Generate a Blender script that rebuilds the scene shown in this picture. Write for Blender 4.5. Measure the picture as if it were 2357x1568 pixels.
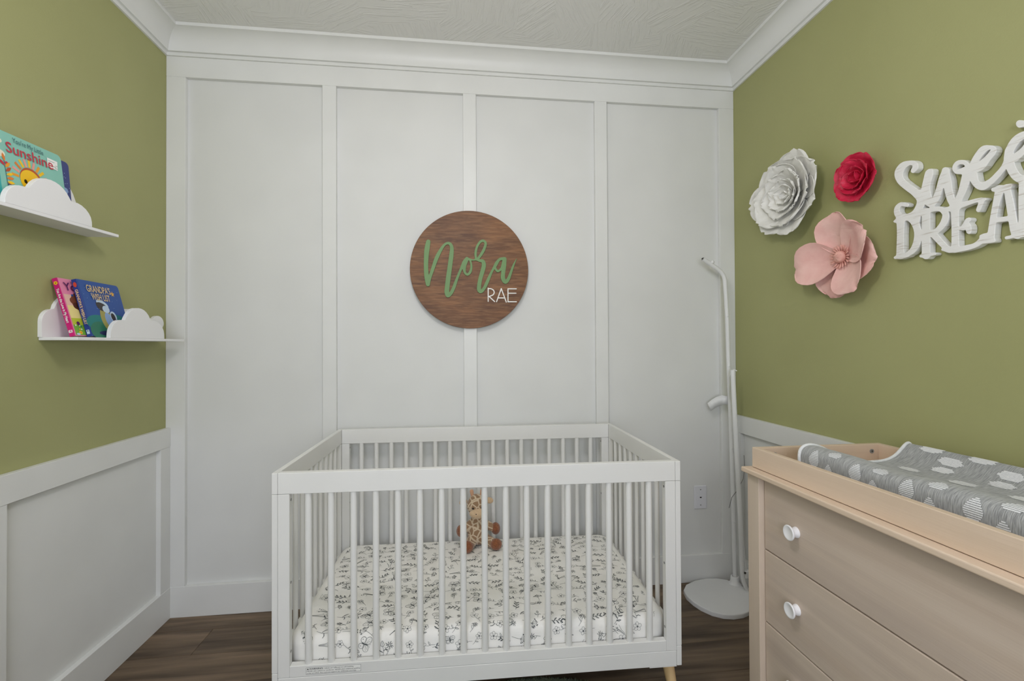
import bpy, bmesh, math, random
import numpy as np
from mathutils import Vector, Matrix

for _o in list(bpy.data.objects):
    bpy.data.objects.remove(_o)
scene = bpy.context.scene
col = scene.collection
PI = math.pi
rnd = random.Random(7)

# ------------------------------------------------------------------ camera
YAW, PITCH, ROLL = 0.117987, 0.009345, -0.004954
cam_d = bpy.data.cameras.new('camera')
cam_d.sensor_fit = 'HORIZONTAL'
cam_d.sensor_width = 36.0
cam_d.lens = 1071.07 / 2357 * 36.0
cam_d.clip_start = 0.02
cam = bpy.data.objects.new('camera', cam_d)
col.objects.link(cam)
_R = Vector((math.cos(YAW), -math.sin(YAW), 0))
_F = Vector((math.sin(YAW) * math.cos(PITCH), math.cos(YAW) * math.cos(PITCH), math.sin(PITCH)))
_U = _R.cross(_F)
_r = _R * math.cos(ROLL) + _U * math.sin(ROLL)
_u = -_R * math.sin(ROLL) + _U * math.cos(ROLL)
cam.matrix_world = Matrix(((_r.x, _u.x, -_F.x, 1.3789), (_r.y, _u.y, -_F.y, -2.3975), (_r.z, _u.z, -_F.z, 1.29), (0, 0, 0, 1)))
scene.camera = cam

# ------------------------------------------------------------------ room numbers
W = 2.902          # room width (left wall X=0, right wall X=W)
YB = 0.0217        # back wall sheet; its boards stand proud to Y=0
YR = -3.60         # wall behind the camera
ZC = 2.793         # ceiling
T = 0.0217         # board thickness

# ------------------------------------------------------------------ light and exposure
world = bpy.data.worlds.new('world')
scene.world = world
world.use_nodes = True
_bg = world.node_tree.nodes['Background']
_bg.inputs[0].default_value = (0.72, 0.84, 1.0, 1)
_bg.inputs[1].default_value = 1.0

def area_light(name, loc, rot, sx, sy, power, color):
    d = bpy.data.lights.new(name, 'AREA')
    d.shape = 'RECTANGLE'
    d.size, d.size_y = sx, sy
    d.energy = power
    d.color = color
    o = bpy.data.objects.new(name, d)
    o.location = loc
    o.rotation_euler = rot
    col.objects.link(o)
    return o

WIN = (0.55, 2.15, 0.75, 2.25)     # window opening in the wall behind the camera: x0 x1 z0 z1
area_light('window_daylight', ((WIN[0] + WIN[1]) / 2, YR - 0.12, (WIN[2] + WIN[3]) / 2), (PI / 2, 0, 0), WIN[1] - WIN[0], WIN[3] - WIN[2], 39, (0.87, 0.895, 1.0))
ADDED_LAMP = (1.30, -1.58, ZC)  # added lamp, no known fixture; supplies the soft overhead light
LAMP_DROP, LAMP_R = 0.46, 0.17
LAMP_STRENGTH = 23.5
vs = scene.view_settings
vs.view_transform = 'Standard'
vs.look = 'None'
vs.exposure = -0.13
vs.gamma = 1.0
vs.use_curve_mapping = False

# ------------------------------------------------------------------ materials
MATS = {}
def lin(c):
    return tuple(((v / 255) / 12.92 if v / 255 <= 0.04045 else (((v / 255) + 0.055) / 1.055) ** 2.4) for v in c) + (1,)

def mat(name, c1, c2=None, scale=(8, 8, 8), rough=0.6, bump=0.0, bscale=None, detail=4.0, rand=0.0, lo=0.35, hi=0.65, spec=0.4, sheen=0.0, distort=0.0):
    """two-tone procedural noise material, colours in sRGB 0-255"""
    m = bpy.data.materials.new(name)
    m.use_nodes = True
    nt = m.node_tree
    N, L = nt.nodes, nt.links
    b = N['Principled BSDF']
    b.inputs['Roughness'].default_value = rough
    b.inputs['Specular IOR Level'].default_value = spec
    if sheen:
        b.inputs['Sheen Weight'].default_value = sheen
    MATS[name] = m
    if c2 is None and not bump:
        b.inputs['Base Color'].default_value = lin(c1)
        return m
    tc = N.new('ShaderNodeTexCoord')
    mp = N.new('ShaderNodeMapping')
    mp.inputs['Scale'].default_value = scale
    L.new(tc.outputs['Object'], mp.inputs['Vector'])
    if rand:
        oi = N.new('ShaderNodeObjectInfo')
        ml = N.new('ShaderNodeMath'); ml.operation = 'MULTIPLY'; ml.inputs[1].default_value = 40.0
        L.new(oi.outputs['Random'], ml.inputs[0])
        L.new(ml.outputs[0], mp.inputs['Location'])
    nz = N.new('ShaderNodeTexNoise')
    nz.inputs['Scale'].default_value = 1.0
    nz.inputs['Detail'].default_value = detail
    nz.inputs['Distortion'].default_value = distort
    L.new(mp.outputs[0], nz.inputs['Vector'])
    rp = N.new('ShaderNodeValToRGB')
    rp.color_ramp.elements[0].position = lo
    rp.color_ramp.elements[1].position = hi
    rp.color_ramp.elements[0].color = lin(c1)
    rp.color_ramp.elements[1].color = lin(c2 or c1)
    L.new(nz.outputs['Fac'], rp.inputs[0])
    L.new(rp.outputs[0], b.inputs['Base Color'])
    if bump:
        n2 = nz
        if bscale:
            mp2 = N.new('ShaderNodeMapping'); mp2.inputs['Scale'].default_value = bscale
            L.new(tc.outputs['Object'], mp2.inputs['Vector'])
            n2 = N.new('ShaderNodeTexNoise'); n2.inputs['Scale'].default_value = 1.0; n2.inputs['Detail'].default_value = 3
            L.new(mp2.outputs[0], n2.inputs['Vector'])
        bp = N.new('ShaderNodeBump')
        bp.inputs['Strength'].default_value = bump
        bp.inputs['Distance'].default_value = 0.01
        L.new(n2.outputs['Fac'], bp.inputs['Height'])
        L.new(bp.outputs[0], b.inputs['Normal'])
    MATS[name] = m
    return m

def tweak_wood(m, c3, scale2, fac=0.5, rand=True):
    """adds a second, finer streak layer and a per-object tint"""
    nt = m.node_tree; N, L = nt.nodes, nt.links
    b = N['Principled BSDF']
    src = b.inputs['Base Color'].links[0].from_socket
    tc = [n for n in N if n.type == 'TEX_COORD'][0]
    mp = N.new('ShaderNodeMapping'); mp.inputs['Scale'].default_value = scale2
    L.new(tc.outputs['Object'], mp.inputs['Vector'])
    oi = N.new('ShaderNodeObjectInfo')
    ml = N.new('ShaderNodeMath'); ml.operation = 'MULTIPLY'; ml.inputs[1].default_value = 23.0
    L.new(oi.outputs['Random'], ml.inputs[0]); L.new(ml.outputs[0], mp.inputs['Location'])
    nz = N.new('ShaderNodeTexNoise'); nz.inputs['Scale'].default_value = 1; nz.inputs['Detail'].default_value = 6
    nz.inputs['Distortion'].default_value = 0.4
    L.new(mp.outputs[0], nz.inputs['Vector'])
    rp = N.new('ShaderNodeValToRGB'); rp.color_ramp.elements[0].position = 0.45; rp.color_ramp.elements[1].position = 0.7
    rp.color_ramp.elements[0].color = (0, 0, 0, 1); rp.color_ramp.elements[1].color = (fac, fac, fac, 1)
    L.new(nz.outputs['Fac'], rp.inputs[0])
    mx = N.new('ShaderNodeMix'); mx.data_type = 'RGBA'
    L.new(rp.outputs[0], mx.inputs['Factor'])
    L.new(src, mx.inputs['A'])
    mx.inputs['B'].default_value = lin(c3)
    out = mx.outputs['Result']
    if rand:
        hs = N.new('ShaderNodeHueSaturation')
        mr = N.new('ShaderNodeMapRange'); mr.inputs['To Min'].default_value = 0.82; mr.inputs['To Max'].default_value = 1.18
        L.new(oi.outputs['Random'], mr.inputs['Value']); L.new(mr.outputs[0], hs.inputs['Value'])
        L.new(out, hs.inputs['Color']); out = hs.outputs[0]
    L.new(out, b.inputs['Base Color'])

mat('white_wall', (221, 222, 219), (225, 226, 223), (3, 3, 3), 0.55, detail=2)
mat('white_trim', (226, 227, 224), (230, 231, 228), (4, 4, 4), 0.42, detail=2)
mat('green_wall', (164, 165, 113), (168, 169, 117), (2.2, 2.2, 2.2), 0.62, 0.06, (170, 170, 170), detail=2)
mat('crib_white', (230, 230, 227), (233, 233, 230), (5, 5, 5), 0.35, detail=1)
mat('shelf_white', (240, 240, 240), (243, 243, 243), (5, 5, 5), 0.4, detail=1)
mat('stand_white', (231, 232, 231), (235, 236, 235), (5, 5, 5), 0.4, detail=1)
mat('knob_white', (248, 248, 250), None, (5, 5, 5), 0.18, spec=0.6)
mat('plate_white', (226, 227, 232), None, (5, 5, 5), 0.35)
mat('dark_hole', (52, 50, 46), None, rough=0.6)
mat('steel', (150, 150, 146), (120, 120, 118), (300, 300, 300), 0.35)
mat('floor_wood', (88, 72, 55), (140, 119, 96), (1.4, 24, 24), 0.5, 0.10, (4, 120, 120), detail=8, rand=1, lo=0.3, hi=0.75, distort=0.6)
tweak_wood(MATS['floor_wood'], (60, 47, 35), (1.6, 13, 13), 0.9)
mat('floor_base', (40, 33, 26), None)
mat('oak', (206, 172, 122), (222, 190, 142), (30, 30, 3), 0.45, detail=5)
mat('wash_y', (203, 185, 168), (216, 200, 184), (22, 1.3, 22), 0.5, 0.04, (260, 6, 260), detail=7, rand=1, lo=0.3, hi=0.7)
tweak_wood(MATS['wash_y'], (184, 168, 156), (16, 0.8, 16), 0.55, False)
mat('wash_x', (203, 185, 168), (216, 200, 184), (1.3, 22, 22), 0.5, 0.04, (6, 260, 260), detail=7, rand=1, lo=0.3, hi=0.7)
tweak_wood(MATS['wash_x'], (190, 160, 134), (0.8, 16, 16), 0.5, False)
mat('wash_z', (210, 192, 172), (220, 203, 185), (22, 22, 1.3), 0.5, 0.04, (260, 260, 6), detail=7, rand=1, lo=0.3, hi=0.7)
mat('tray_y', (218, 196, 172), (230, 209, 187), (22, 1.3, 22), 0.5, 0.04, (260, 6, 260), detail=7, rand=1, lo=0.3, hi=0.7)
mat('tray_x', (214, 190, 166), (226, 204, 181), (1.3, 22, 22), 0.5, 0.04, (6, 260, 260), detail=7, rand=1, lo=0.3, hi=0.7)
mat('walnut', (98, 62, 34), (142, 97, 58), (4.5, 34, 8), 0.5, 0.08, (30, 260, 30), detail=12, lo=0.3, hi=0.72, distort=1.8)
tweak_wood(MATS['walnut'], (78, 48, 26), (3, 10, 9), 0.7, False)
tweak_wood(MATS['walnut'], (170, 128, 88), (16, 130, 14), 0.35, False)
mat('letter_green', (112, 147, 93), (116, 151, 97), (20, 20, 20), 0.5)
mat('letter_white', (240, 238, 232), None, rough=0.5)
mat('petal_white', (232, 231, 224), (240, 239, 233), (30, 30, 30), 0.7, 0.12, (90, 90, 90))
mat('petal_red', (196, 28, 62), (216, 42, 78), (24, 24, 24), 0.45, 0.12, (90, 90, 90))
mat('petal_pink', (232, 180, 172), (242, 200, 190), (14, 14, 14), 0.55, 0.10, (80, 80, 80))
mat('stamen_pink', (222, 160, 146), (236, 184, 170), (60, 60, 60), 0.6)
mat('sheet', (243, 241, 234), (246, 245, 240), (6, 6, 6), 0.85, 0.15, (5, 9, 9))
mat('ink', (74, 80, 82), (128, 130, 126), (14, 14, 14), 0.9, lo=0.45, hi=0.75)
mat('pad_grey', (132, 134, 134), (186, 188, 187), (46, 420, 46), 0.95, 0.25, (60, 400, 60), detail=6, lo=0.3, hi=0.7, sheen=0.3)
mat('pad_print', (226, 228, 230), (238, 239, 240), (200, 200, 200), 0.95)
mat('pad_binding', (226, 228, 228), (236, 237, 237), (120, 120, 120), 0.9, 0.3, (200, 200, 200))
mat('plush_brown', (126, 74, 44), (158, 98, 62), (160, 160, 160), 0.95, 0.6, (260, 260, 260), sheen=0.4)
mat('plush_tan', (206, 176, 140), (214, 186, 152), (120, 120, 120), 0.95, 0.3, (260, 260, 260), sheen=0.4)
mat('plush_pink', (206, 158, 124), (214, 168, 136), (120, 120, 120), 0.95, sheen=0.4)
mat('black', (18, 17, 17), None, rough=0.3)
mat('print_black', (40, 40, 40), None, rough=0.8)
mat('rug_green', (66, 80, 52), (100, 112, 76), (60, 60, 60), 1.0, 0.8, (220, 220, 220), detail=6, sheen=0.3)
mat('added_lamp_body', (225, 225, 222), None)
# flat prints
for n, c in dict(p_aqua=(140, 200, 184), p_aqua_dark=(60, 170, 170), p_teal_text=(58, 104, 112), p_red=(200, 52, 70), p_pinkglow=(240, 172, 170), p_cream=(238, 234, 212), p_yellow=(246, 198, 28), p_gold=(236, 160, 40), p_orange=(224, 128, 48), p_salmon=(236, 160, 148), p_rust=(188, 84, 46), p_white=(244, 244, 240), p_grey=(120, 120, 124), p_navy=(62, 72, 132), p_navy_dark=(40, 46, 92), p_magenta=(206, 24, 118), p_pink=(236, 140, 176), p_pink_light=(240, 196, 178), p_paleyellow=(244, 226, 150), p_lime=(196, 204, 60), p_leaf=(122, 178, 62), p_bear=(128, 72, 50), p_bear_dark=(96, 52, 40), p_purple=(92, 30, 96), p_blue=(44, 84, 158), p_blue_mid=(30, 92, 160), p_blue_teal=(22, 124, 122), p_green_dark=(44, 118, 92), p_tan_text=(226, 196, 140), p_ice=(196, 216, 236), p_bluegrey=(142, 172, 216), p_olive=(168, 160, 86), p_charcoal=(60, 54, 54), p_star=(224, 172, 72), p_spine_blue=(38, 62, 140), p_spine_dark=(58, 46, 74), p_orange_red=(206, 74, 52), p_pages=(232, 228, 218)).items():
    mat(n, c, None, rough=0.45)

def ceiling_material():
    m = bpy.data.materials.new('ceiling_paint'); m.use_nodes = True
    nt = m.node_tree; N, L = nt.nodes, nt.links; b = N['Principled BSDF']
    b.inputs['Base Color'].default_value = lin((228, 228, 224)); b.inputs['Roughness'].default_value = 0.7
    tc = N.new('ShaderNodeTexCoord')
    vo = N.new('ShaderNodeTexVoronoi'); vo.inputs['Scale'].default_value = 4.5
    L.new(tc.outputs['Object'], vo.inputs['Vector'])
    sp = N.new('ShaderNodeSeparateColor'); L.new(vo.outputs['Color'], sp.inputs[0])
    an = N.new('ShaderNodeMath'); an.operation = 'MULTIPLY'; an.inputs[1].default_value = 6.28
    L.new(sp.outputs[0], an.inputs[0])
    vr = N.new('ShaderNodeVectorRotate'); vr.rotation_type = 'Z_AXIS'
    L.new(tc.outputs['Object'], vr.inputs['Vector']); L.new(an.outputs[0], vr.inputs['Angle'])
    mp = N.new('ShaderNodeMapping'); mp.inputs['Scale'].default_value = (90, 7, 1)
    L.new(vr.outputs[0], mp.inputs['Vector'])
    nz = N.new('ShaderNodeTexNoise'); nz.inputs['Scale'].default_value = 1; nz.inputs['Detail'].default_value = 3; nz.inputs['Distortion'].default_value = 0.5
    L.new(mp.outputs[0], nz.inputs['Vector'])
    rp = N.new('ShaderNodeValToRGB'); rp.color_ramp.elements[0].position = 0.5; rp.color_ramp.elements[1].position = 0.62
    L.new(nz.outputs['Fac'], rp.inputs[0])
    bp = N.new('ShaderNodeBump'); bp.inputs['Strength'].default_value = 0.32; bp.inputs['Distance'].default_value = 0.006
    L.new(rp.outputs[0], bp.inputs['Height']); L.new(bp.outputs[0], b.inputs['Normal'])
    MATS['ceiling_paint'] = m
ceiling_material()

def plush_material():
    m = bpy.data.materials.new('giraffe_plush'); m.use_nodes = True
    nt = m.node_tree; N, L = nt.nodes, nt.links; b = N['Principled BSDF']
    b.inputs['Roughness'].default_value = 0.95; b.inputs['Sheen Weight'].default_value = 0.4
    tc = N.new('ShaderNodeTexCoord')
    vo = N.new('ShaderNodeTexVoronoi'); vo.feature = 'DISTANCE_TO_EDGE'; vo.inputs['Scale'].default_value = 38
    L.new(tc.outputs['Object'], vo.inputs['Vector'])
    rp = N.new('ShaderNodeValToRGB')
    rp.color_ramp.elements[0].position = 0.05; rp.color_ramp.elements[0].color = lin((212, 193, 166))
    rp.color_ramp.elements[1].position = 0.13; rp.color_ramp.elements[1].color = lin((152, 121, 91))
    L.new(vo.outputs['Distance'], rp.inputs[0]); L.new(rp.outputs[0], b.inputs['Base Color'])
    nz = N.new('ShaderNodeTexNoise'); nz.inputs['Scale'].default_value = 320
    L.new(tc.outputs['Object'], nz.inputs['Vector'])
    bp = N.new('ShaderNodeBump'); bp.inputs['Strength'].default_value = 0.4; bp.inputs['Distance'].default_value = 0.004
    L.new(nz.outputs['Fac'], bp.inputs['Height']); L.new(bp.outputs[0], b.inputs['Normal'])
    MATS['giraffe_plush'] = m
plush_material()

def distressed_material():
    """white paint rubbed through to brown wood in thin streaks that follow the grain"""
    m = mat('distressed', (236, 236, 232), (240, 240, 237), (6, 6, 6), 0.55)
    nt = m.node_tree; N, L = nt.nodes, nt.links; b = N['Principled BSDF']
    src = b.inputs['Base Color'].links[0].from_socket
    tc = [n for n in N if n.type == 'TEX_COORD'][0]
    mp = N.new('ShaderNodeMapping'); mp.inputs['Scale'].default_value = (14, 210, 14); mp.inputs['Rotation'].default_value = (0, 0, -0.12)
    L.new(tc.outputs['Object'], mp.inputs['Vector'])
    nz = N.new('ShaderNodeTexNoise'); nz.inputs['Scale'].default_value = 1; nz.inputs['Detail'].default_value = 4
    L.new(mp.outputs[0], nz.inputs['Vector'])
    rp = N.new('ShaderNodeValToRGB'); rp.color_ramp.elements[0].position = 0.58; rp.color_ramp.elements[1].position = 0.76
    L.new(nz.outputs['Fac'], rp.inputs[0])
    mx = N.new('ShaderNodeMix'); mx.data_type = 'RGBA'; L.new(rp.outputs[0], mx.inputs['Factor']); L.new(src, mx.inputs['A'])
    mx.inputs['B'].default_value = lin((190, 180, 166)); L.new(mx.outputs['Result'], b.inputs['Base Color'])
    bp = N.new('ShaderNodeBump'); bp.inputs['Strength'].default_value = 0.25; bp.inputs['Distance'].default_value = 0.003
    L.new(nz.outputs['Fac'], bp.inputs['Height']); L.new(bp.outputs[0], b.inputs['Normal'])
distressed_material()
m = bpy.data.materials.new('added_lamp_glow'); m.use_nodes = True
m.node_tree.nodes['Principled BSDF'].inputs['Emission Color'].default_value = (1.0, 0.955, 0.985, 1)
m.node_tree.nodes['Principled BSDF'].inputs['Emission Strength'].default_value = LAMP_STRENGTH
MATS['added_lamp_glow'] = m

# ------------------------------------------------------------------ helpers
def finish(name, bm, mt, parent=None, smooth=False, sharp=None):
    bmesh.ops.recalc_face_normals(bm, faces=bm.faces)
    me = bpy.data.meshes.new(name)
    bm.to_mesh(me); bm.free()
    mts = mt if isinstance(mt, (list, tuple)) else [mt]
    for k in mts:
        me.materials.append(MATS[k])
    if smooth:
        for p in me.polygons: p.use_smooth = True
        if sharp is not None:
            me.set_sharp_from_angle(angle=sharp)
    o = bpy.data.objects.new(name, me)
    col.objects.link(o)
    o.parent = parent
    return o

def raw(name, verts, faces, mt, parent=None, smooth=False, mids=None):
    me = bpy.data.meshes.new(name)
    me.from_pydata([tuple(v) for v in verts], [], faces)
    for k in (mt if isinstance(mt, (list, tuple)) else [mt]):
        me.materials.append(MATS[k])
    if mids is not None:
        me.polygons.foreach_set('material_index', mids)
    if smooth:
        me.polygons.foreach_set('use_smooth', [True] * len(me.polygons))
    o = bpy.data.objects.new(name, me)
    col.objects.link(o); o.parent = parent
    return o

def linked(o, loc=None, parent=None):
    c = o.copy(); col.objects.link(c)
    c.parent = parent if parent is not None else o.parent
    if loc is not None: c.location = loc
    return c

def thing(name, label, cat, loc=(0, 0, 0), rot=None, group=None):
    o = bpy.data.objects.new(name, None)
    o.empty_display_size = 0.05
    col.objects.link(o)
    M = Matrix.Translation(loc)
    if rot is not None:
        M = M @ rot.to_4x4()
    o.matrix_world = M
    o['label'] = label; o['category'] = cat
    if group: o['group'] = group
    return o

def tag(o, label, cat, group=None):
    o['label'] = label; o['category'] = cat
    if group: o['group'] = group
    return o

def struct(o):
    o['kind'] = 'structure'
    return o

def box(bm, x0, x1, y0, y1, z0, z1, bev=0.0, seg=1, only=None):
    r = bmesh.ops.create_cube(bm, size=1.0)
    vs_ = r['verts']
    for v in vs_:
        v.co = Vector((x0 + (v.co.x + .5) * (x1 - x0), y0 + (v.co.y + .5) * (y1 - y0), z0 + (v.co.z + .5) * (z1 - z0)))
    if bev:
        es = {e for v in vs_ for e in v.link_edges}
        if only: es = [e for e in es if only(e)]
        bmesh.ops.bevel(bm, geom=list(es), offset=bev, segments=seg, affect='EDGES', profile=0.5)

def boxo(name, b, mt, parent=None, bev=0.0, seg=1):
    bm = bmesh.new(); box(bm, *b, bev=bev, seg=seg)
    return finish(name, bm, mt, parent)

def tube(bm, pts, r, seg=12, cap=True):
    P = [Vector(p) for p in pts]
    R = r if isinstance(r, (list, tuple)) else [r] * len(P)
    rings = []
    up = None
    for i, p in enumerate(P):
        t = (P[min(i + 1, len(P) - 1)] - P[max(i - 1, 0)]).normalized()
        if up is None:
            up = Vector((0, 0, 1)) if abs(t.z) < .9 else Vector((1, 0, 0))
        a = (up - t * up.dot(t)).normalized(); up = a
        b = t.cross(a)
        rings.append([bm.verts.new(p + (a * math.cos(2 * PI * k / seg) + b * math.sin(2 * PI * k / seg)) * R[i]) for k in range(seg)])
    for A, B in zip(rings[:-1], rings[1:]):
        for k in range(seg):
            bm.faces.new((A[k], A[(k + 1) % seg], B[(k + 1) % seg], B[k]))
    if cap:
        bm.faces.new(rings[0][::-1]); bm.faces.new(rings[-1])

def tubeo(name, pts, r, mt, parent=None, seg=12, smooth=True):
    bm = bmesh.new(); tube(bm, pts, r, seg)
    return finish(name, bm, mt, parent, smooth, math.radians(50))

def lathe(bm, prof, M=Matrix(), seg=24):
    rings = []
    for r, z in prof:
        if r < 1e-6: rings.append([bm.verts.new(M @ Vector((0, 0, z)))])
        else: rings.append([bm.verts.new(M @ Vector((r * math.cos(2 * PI * k / seg), r * math.sin(2 * PI * k / seg), z))) for k in range(seg)])
    for A, B in zip(rings[:-1], rings[1:]):
        for k in range(seg):
            k2 = (k + 1) % seg
            if len(A) == 1: bm.faces.new((A[0], B[k], B[k2]))
            elif len(B) == 1: bm.faces.new((A[k], A[k2], B[0]))
            else: bm.faces.new((A[k], A[k2], B[k2], B[k]))

def prism(bm, outline, z0, z1, M=Matrix(), bev=0.0, seg=2):
    """outline (x, y) extruded along local z, optional bevel on the front rim (z1)"""
    a = [bm.verts.new(M @ Vector((x, y, z0))) for x, y in outline]
    b = [bm.verts.new(M @ Vector((x, y, z1))) for x, y in outline]
    n = len(a)
    f0 = bm.faces.new(a[::-1]); f1 = bm.faces.new(b)
    for k in range(n):
        bm.faces.new((a[k], a[(k + 1) % n], b[(k + 1) % n], b[k]))
    if bev:
        bmesh.ops.bevel(bm, geom=list(f1.edges), offset=bev, segments=seg, affect='EDGES', profile=0.5)

def curve_solid(name, loops, extrude, bev, mt, parent, M, off=0.0):
    """closed 2-D outlines with holes -> filled, extruded and bevelled mesh"""
    cu = bpy.data.curves.new(name, 'CURVE'); cu.dimensions = '2D'; cu.fill_mode = 'BOTH'
    cu.extrude = extrude; cu.bevel_depth = bev; cu.bevel_resolution = 1; cu.offset = -bev + off
    for lp in loops:
        sp = cu.splines.new('POLY'); sp.points.add(len(lp) - 1); sp.use_cyclic_u = True
        for p, (x, y) in zip(sp.points, lp): p.co = (x, y, 0, 1)
    return _curve_to_mesh(name, cu, mt, parent, M)

def _curve_to_mesh(name, cu, mt, parent, M):
    tmp = bpy.data.objects.new('tmp', cu); col.objects.link(tmp)
    dg = bpy.context.evaluated_depsgraph_get(); dg.update()
    me = bpy.data.meshes.new_from_object(tmp.evaluated_get(dg))
    bpy.data.objects.remove(tmp); bpy.data.curves.remove(cu)
    me.transform(M); me.name = name
    me.polygons.foreach_set('use_smooth', [False] * len(me.polygons))
    me.materials.clear(); me.materials.append(MATS[mt])
    o = bpy.data.objects.new(name, me); col.objects.link(o); o.parent = parent
    return o

def text(name, body, size, mt, parent, M, width=None, bold=0.0, shear=0.0, extrude=0.0, align='LEFT'):
    cu = bpy.data.curves.new(name, 'FONT'); cu.body = body; cu.size = size; cu.align_x = align
    cu.offset = bold; cu.shear = shear; cu.extrude = extrude
    cu.resolution_u = 3
    o = _curve_to_mesh(name, cu, mt, parent, Matrix())
    if width:
        xs = [v.co.x for v in o.data.vertices]
        k = width / (max(xs) - min(xs)); x0 = min(xs)
        for v in o.data.vertices: v.co.x = (v.co.x - x0) * k + (x0 if align == 'LEFT' else -width / 2)
    o.data.transform(M)
    return o

class Art:
    """flat print: coloured polygons collected into one thin mesh"""
    def __init__(s): s.v = []; s.f = []; s.m = []; s.mats = []; s.z = 0.0004
    def mi(s, m):
        if m not in s.mats: s.mats.append(m)
        return s.mats.index(m)
    def poly(s, pts, m, dz=0.00004):
        s.z += dz
        n = len(s.v); s.v += [(x, y, s.z) for x, y in pts]; s.f.append(list(range(n, n + len(pts)))); s.m.append(s.mi(m))
    def ell(s, cx, cy, rx, ry, m, rot=0.0, n=28, a0=0, a1=2 * PI):
        P = []
        for k in range(n):
            a = a0 + (a1 - a0) * k / (n - (0 if abs(a1 - a0 - 2 * PI) < 1e-6 else 1)); x, y = rx * math.cos(a), ry * math.sin(a)
            P.append((cx + x * math.cos(rot) - y * math.sin(rot), cy + x * math.sin(rot) + y * math.cos(rot)))
        s.poly(P, m)
    def rect(s, x0, y0, x1, y1, m): s.poly([(x0, y0), (x1, y0), (x1, y1), (x0, y1)], m)
    def bar(s, x0, y0, x1, y1, w, m):
        d = Vector((x1 - x0, y1 - y0)); n = Vector((-d.y, d.x)).normalized() * w / 2
        s.poly([(x0 + n.x, y0 + n.y), (x0 - n.x, y0 - n.y), (x1 - n.x, y1 - n.y), (x1 + n.x, y1 + n.y)], m)
    def leaf(s, x, y, l, w, a, m):
        P = []
        for k in range(9): t = k / 8; P.append((t * l, w * math.sin(PI * t)))
        for k in range(1, 8): t = 1 - k / 8; P.append((t * l, -w * math.sin(PI * t)))
        c, sn = math.cos(a), math.sin(a)
        s.poly([(x + px * c - py * sn, y + px * sn + py * c) for px, py in P], m)
    def star(s, x, y, r, m, a=PI / 2):
        s.poly([(x + (r if k % 2 == 0 else r * .45) * math.cos(a + k * PI / 5), y + (r if k % 2 == 0 else r * .45) * math.sin(a + k * PI / 5)) for k in range(10)], m)
    def build(s, name, parent, M):
        o = raw(name, [M @ Vector(p) for p in s.v], s.f, s.mats, parent, mids=s.m)
        return o

MB = Matrix(((1, 0, 0), (0, 0, -1), (0, 1, 0)))      # back wall: x right, y up, z into the room
MR = Matrix(((0, 0, -1), (-1, 0, 0), (0, 1, 0)))     # right wall
ML = Matrix(((0, 0, 1), (1, 0, 0), (0, 1, 0)))       # left wall

# ================================================================== SETTING
fl = boxo('floor', (-0.12, W + 0.12, YR - 0.12, 0.14, -0.10, -0.012), 'floor_base'); struct(fl)
PWID, PLEN = 0.183, 1.22
_pl_cache = {}
def plank_mesh(l, w):
    k = (round(l, 3), round(w, 3))
    if k not in _pl_cache:
        bm = bmesh.new()
        box(bm, 0, l - 0.0012, 0, w - 0.0012, -0.012, 0.0, bev=0.0012, only=lambda e: all(v.co.z > -0.001 for v in e.verts))
        o = finish('plank', bm, 'floor_wood', fl); _pl_cache[k] = o.data
        return o
    o = bpy.data.objects.new('plank', _pl_cache[k]); col.objects.link(o); o.parent = fl
    return o
row = 0
y1 = YB
while y1 > YR:
    y0 = max(y1 - PWID, YR)
    if row == 0: y0 = y1 - 0.135
    x = -[0.36, 0.95, 0.12, 0.70, 0.45, 1.05, 0.22, 0.84][row % 8] * 1.0
    while x < W:
        a, b_ = max(x, 0.0), min(x + PLEN, W)
        if b_ - a > 0.02:
            o = plank_mesh(b_ - a, y1 - y0); o.location = (a, y0, 0)
        x += PLEN
    y1 = y0; row += 1

ce = boxo('ceiling', (-0.12, W + 0.12, YR - 0.12, 0.14, ZC, ZC + 0.1), 'ceiling_paint'); struct(ce)

# --- back wall: sheet, frieze board, stiles and battens
wb = boxo('wall_back', (-0.12, W + 0.12, YB, YB + 0.1, -0.02, ZC), 'white_wall'); struct(wb)
HB, HF, HR0, HR1 = 0.1454, 2.5873, 0.8134, 0.9035
boxo('frieze_board', (0, W, 0, YB, HF, 2.71), 'white_trim', wb, 0.0012)
for a, b_ in ((0, 0.0857), (2.8155, W)):
    boxo('stile', (a, b_, 0.0004, YB, HB - 0.002, HF), 'white_trim', wb, 0.0012)
for a, b_ in ((0.7184, 0.7848), (1.4147, 1.4815), (2.1125, 2.1792)):
    boxo('batten', (a, b_, 0.0004, YB, HB - 0.002, HF), 'white_trim', wb, 0.0012)
# --- side walls
def side_wall(name, s):
    X = (lambda d: d) if s < 0 else (lambda d: W - d)
    def bx(n, d0, d1, y0, y1, z0, z1, m, par, bev=0.0012):
        x0, x1 = sorted((X(d0), X(d1)))
        return boxo(n, (x0, x1, y0, y1, z0, z1), m, par, bev)
    w = bx(name, -0.1, 0.0, YR - 0.1, YB + 0.1, -0.02, ZC, 'green_wall', None, 0); struct(w)
    bx('wainscot_sheet', 0.0, 0.002, YR, 0.0, 0, HR1 - 0.002, 'white_trim', w, 0)
    bx('chair_rail', 0.0, 0.0232, YR, 0.0, HR0, HR1, 'white_trim', w)
    y = 0.0
    k = 0
    while y > YR + 0.1:
        bx('stile', 0.0, T, y - 0.0715, y, HB - 0.002, HR0, 'white_trim', w)
        y -= 0.809 if k == 0 else 0.74
        k += 1
    b = bx('baseboard_left' if s < 0 else 'baseboard_right', 0.0, T + 0.0012, YR, 0.0, 0.0, HB, 'white_trim', None); struct(b)
    return w
side_wall('wall_left', -1)
side_wall('wall_right', 1)
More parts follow.
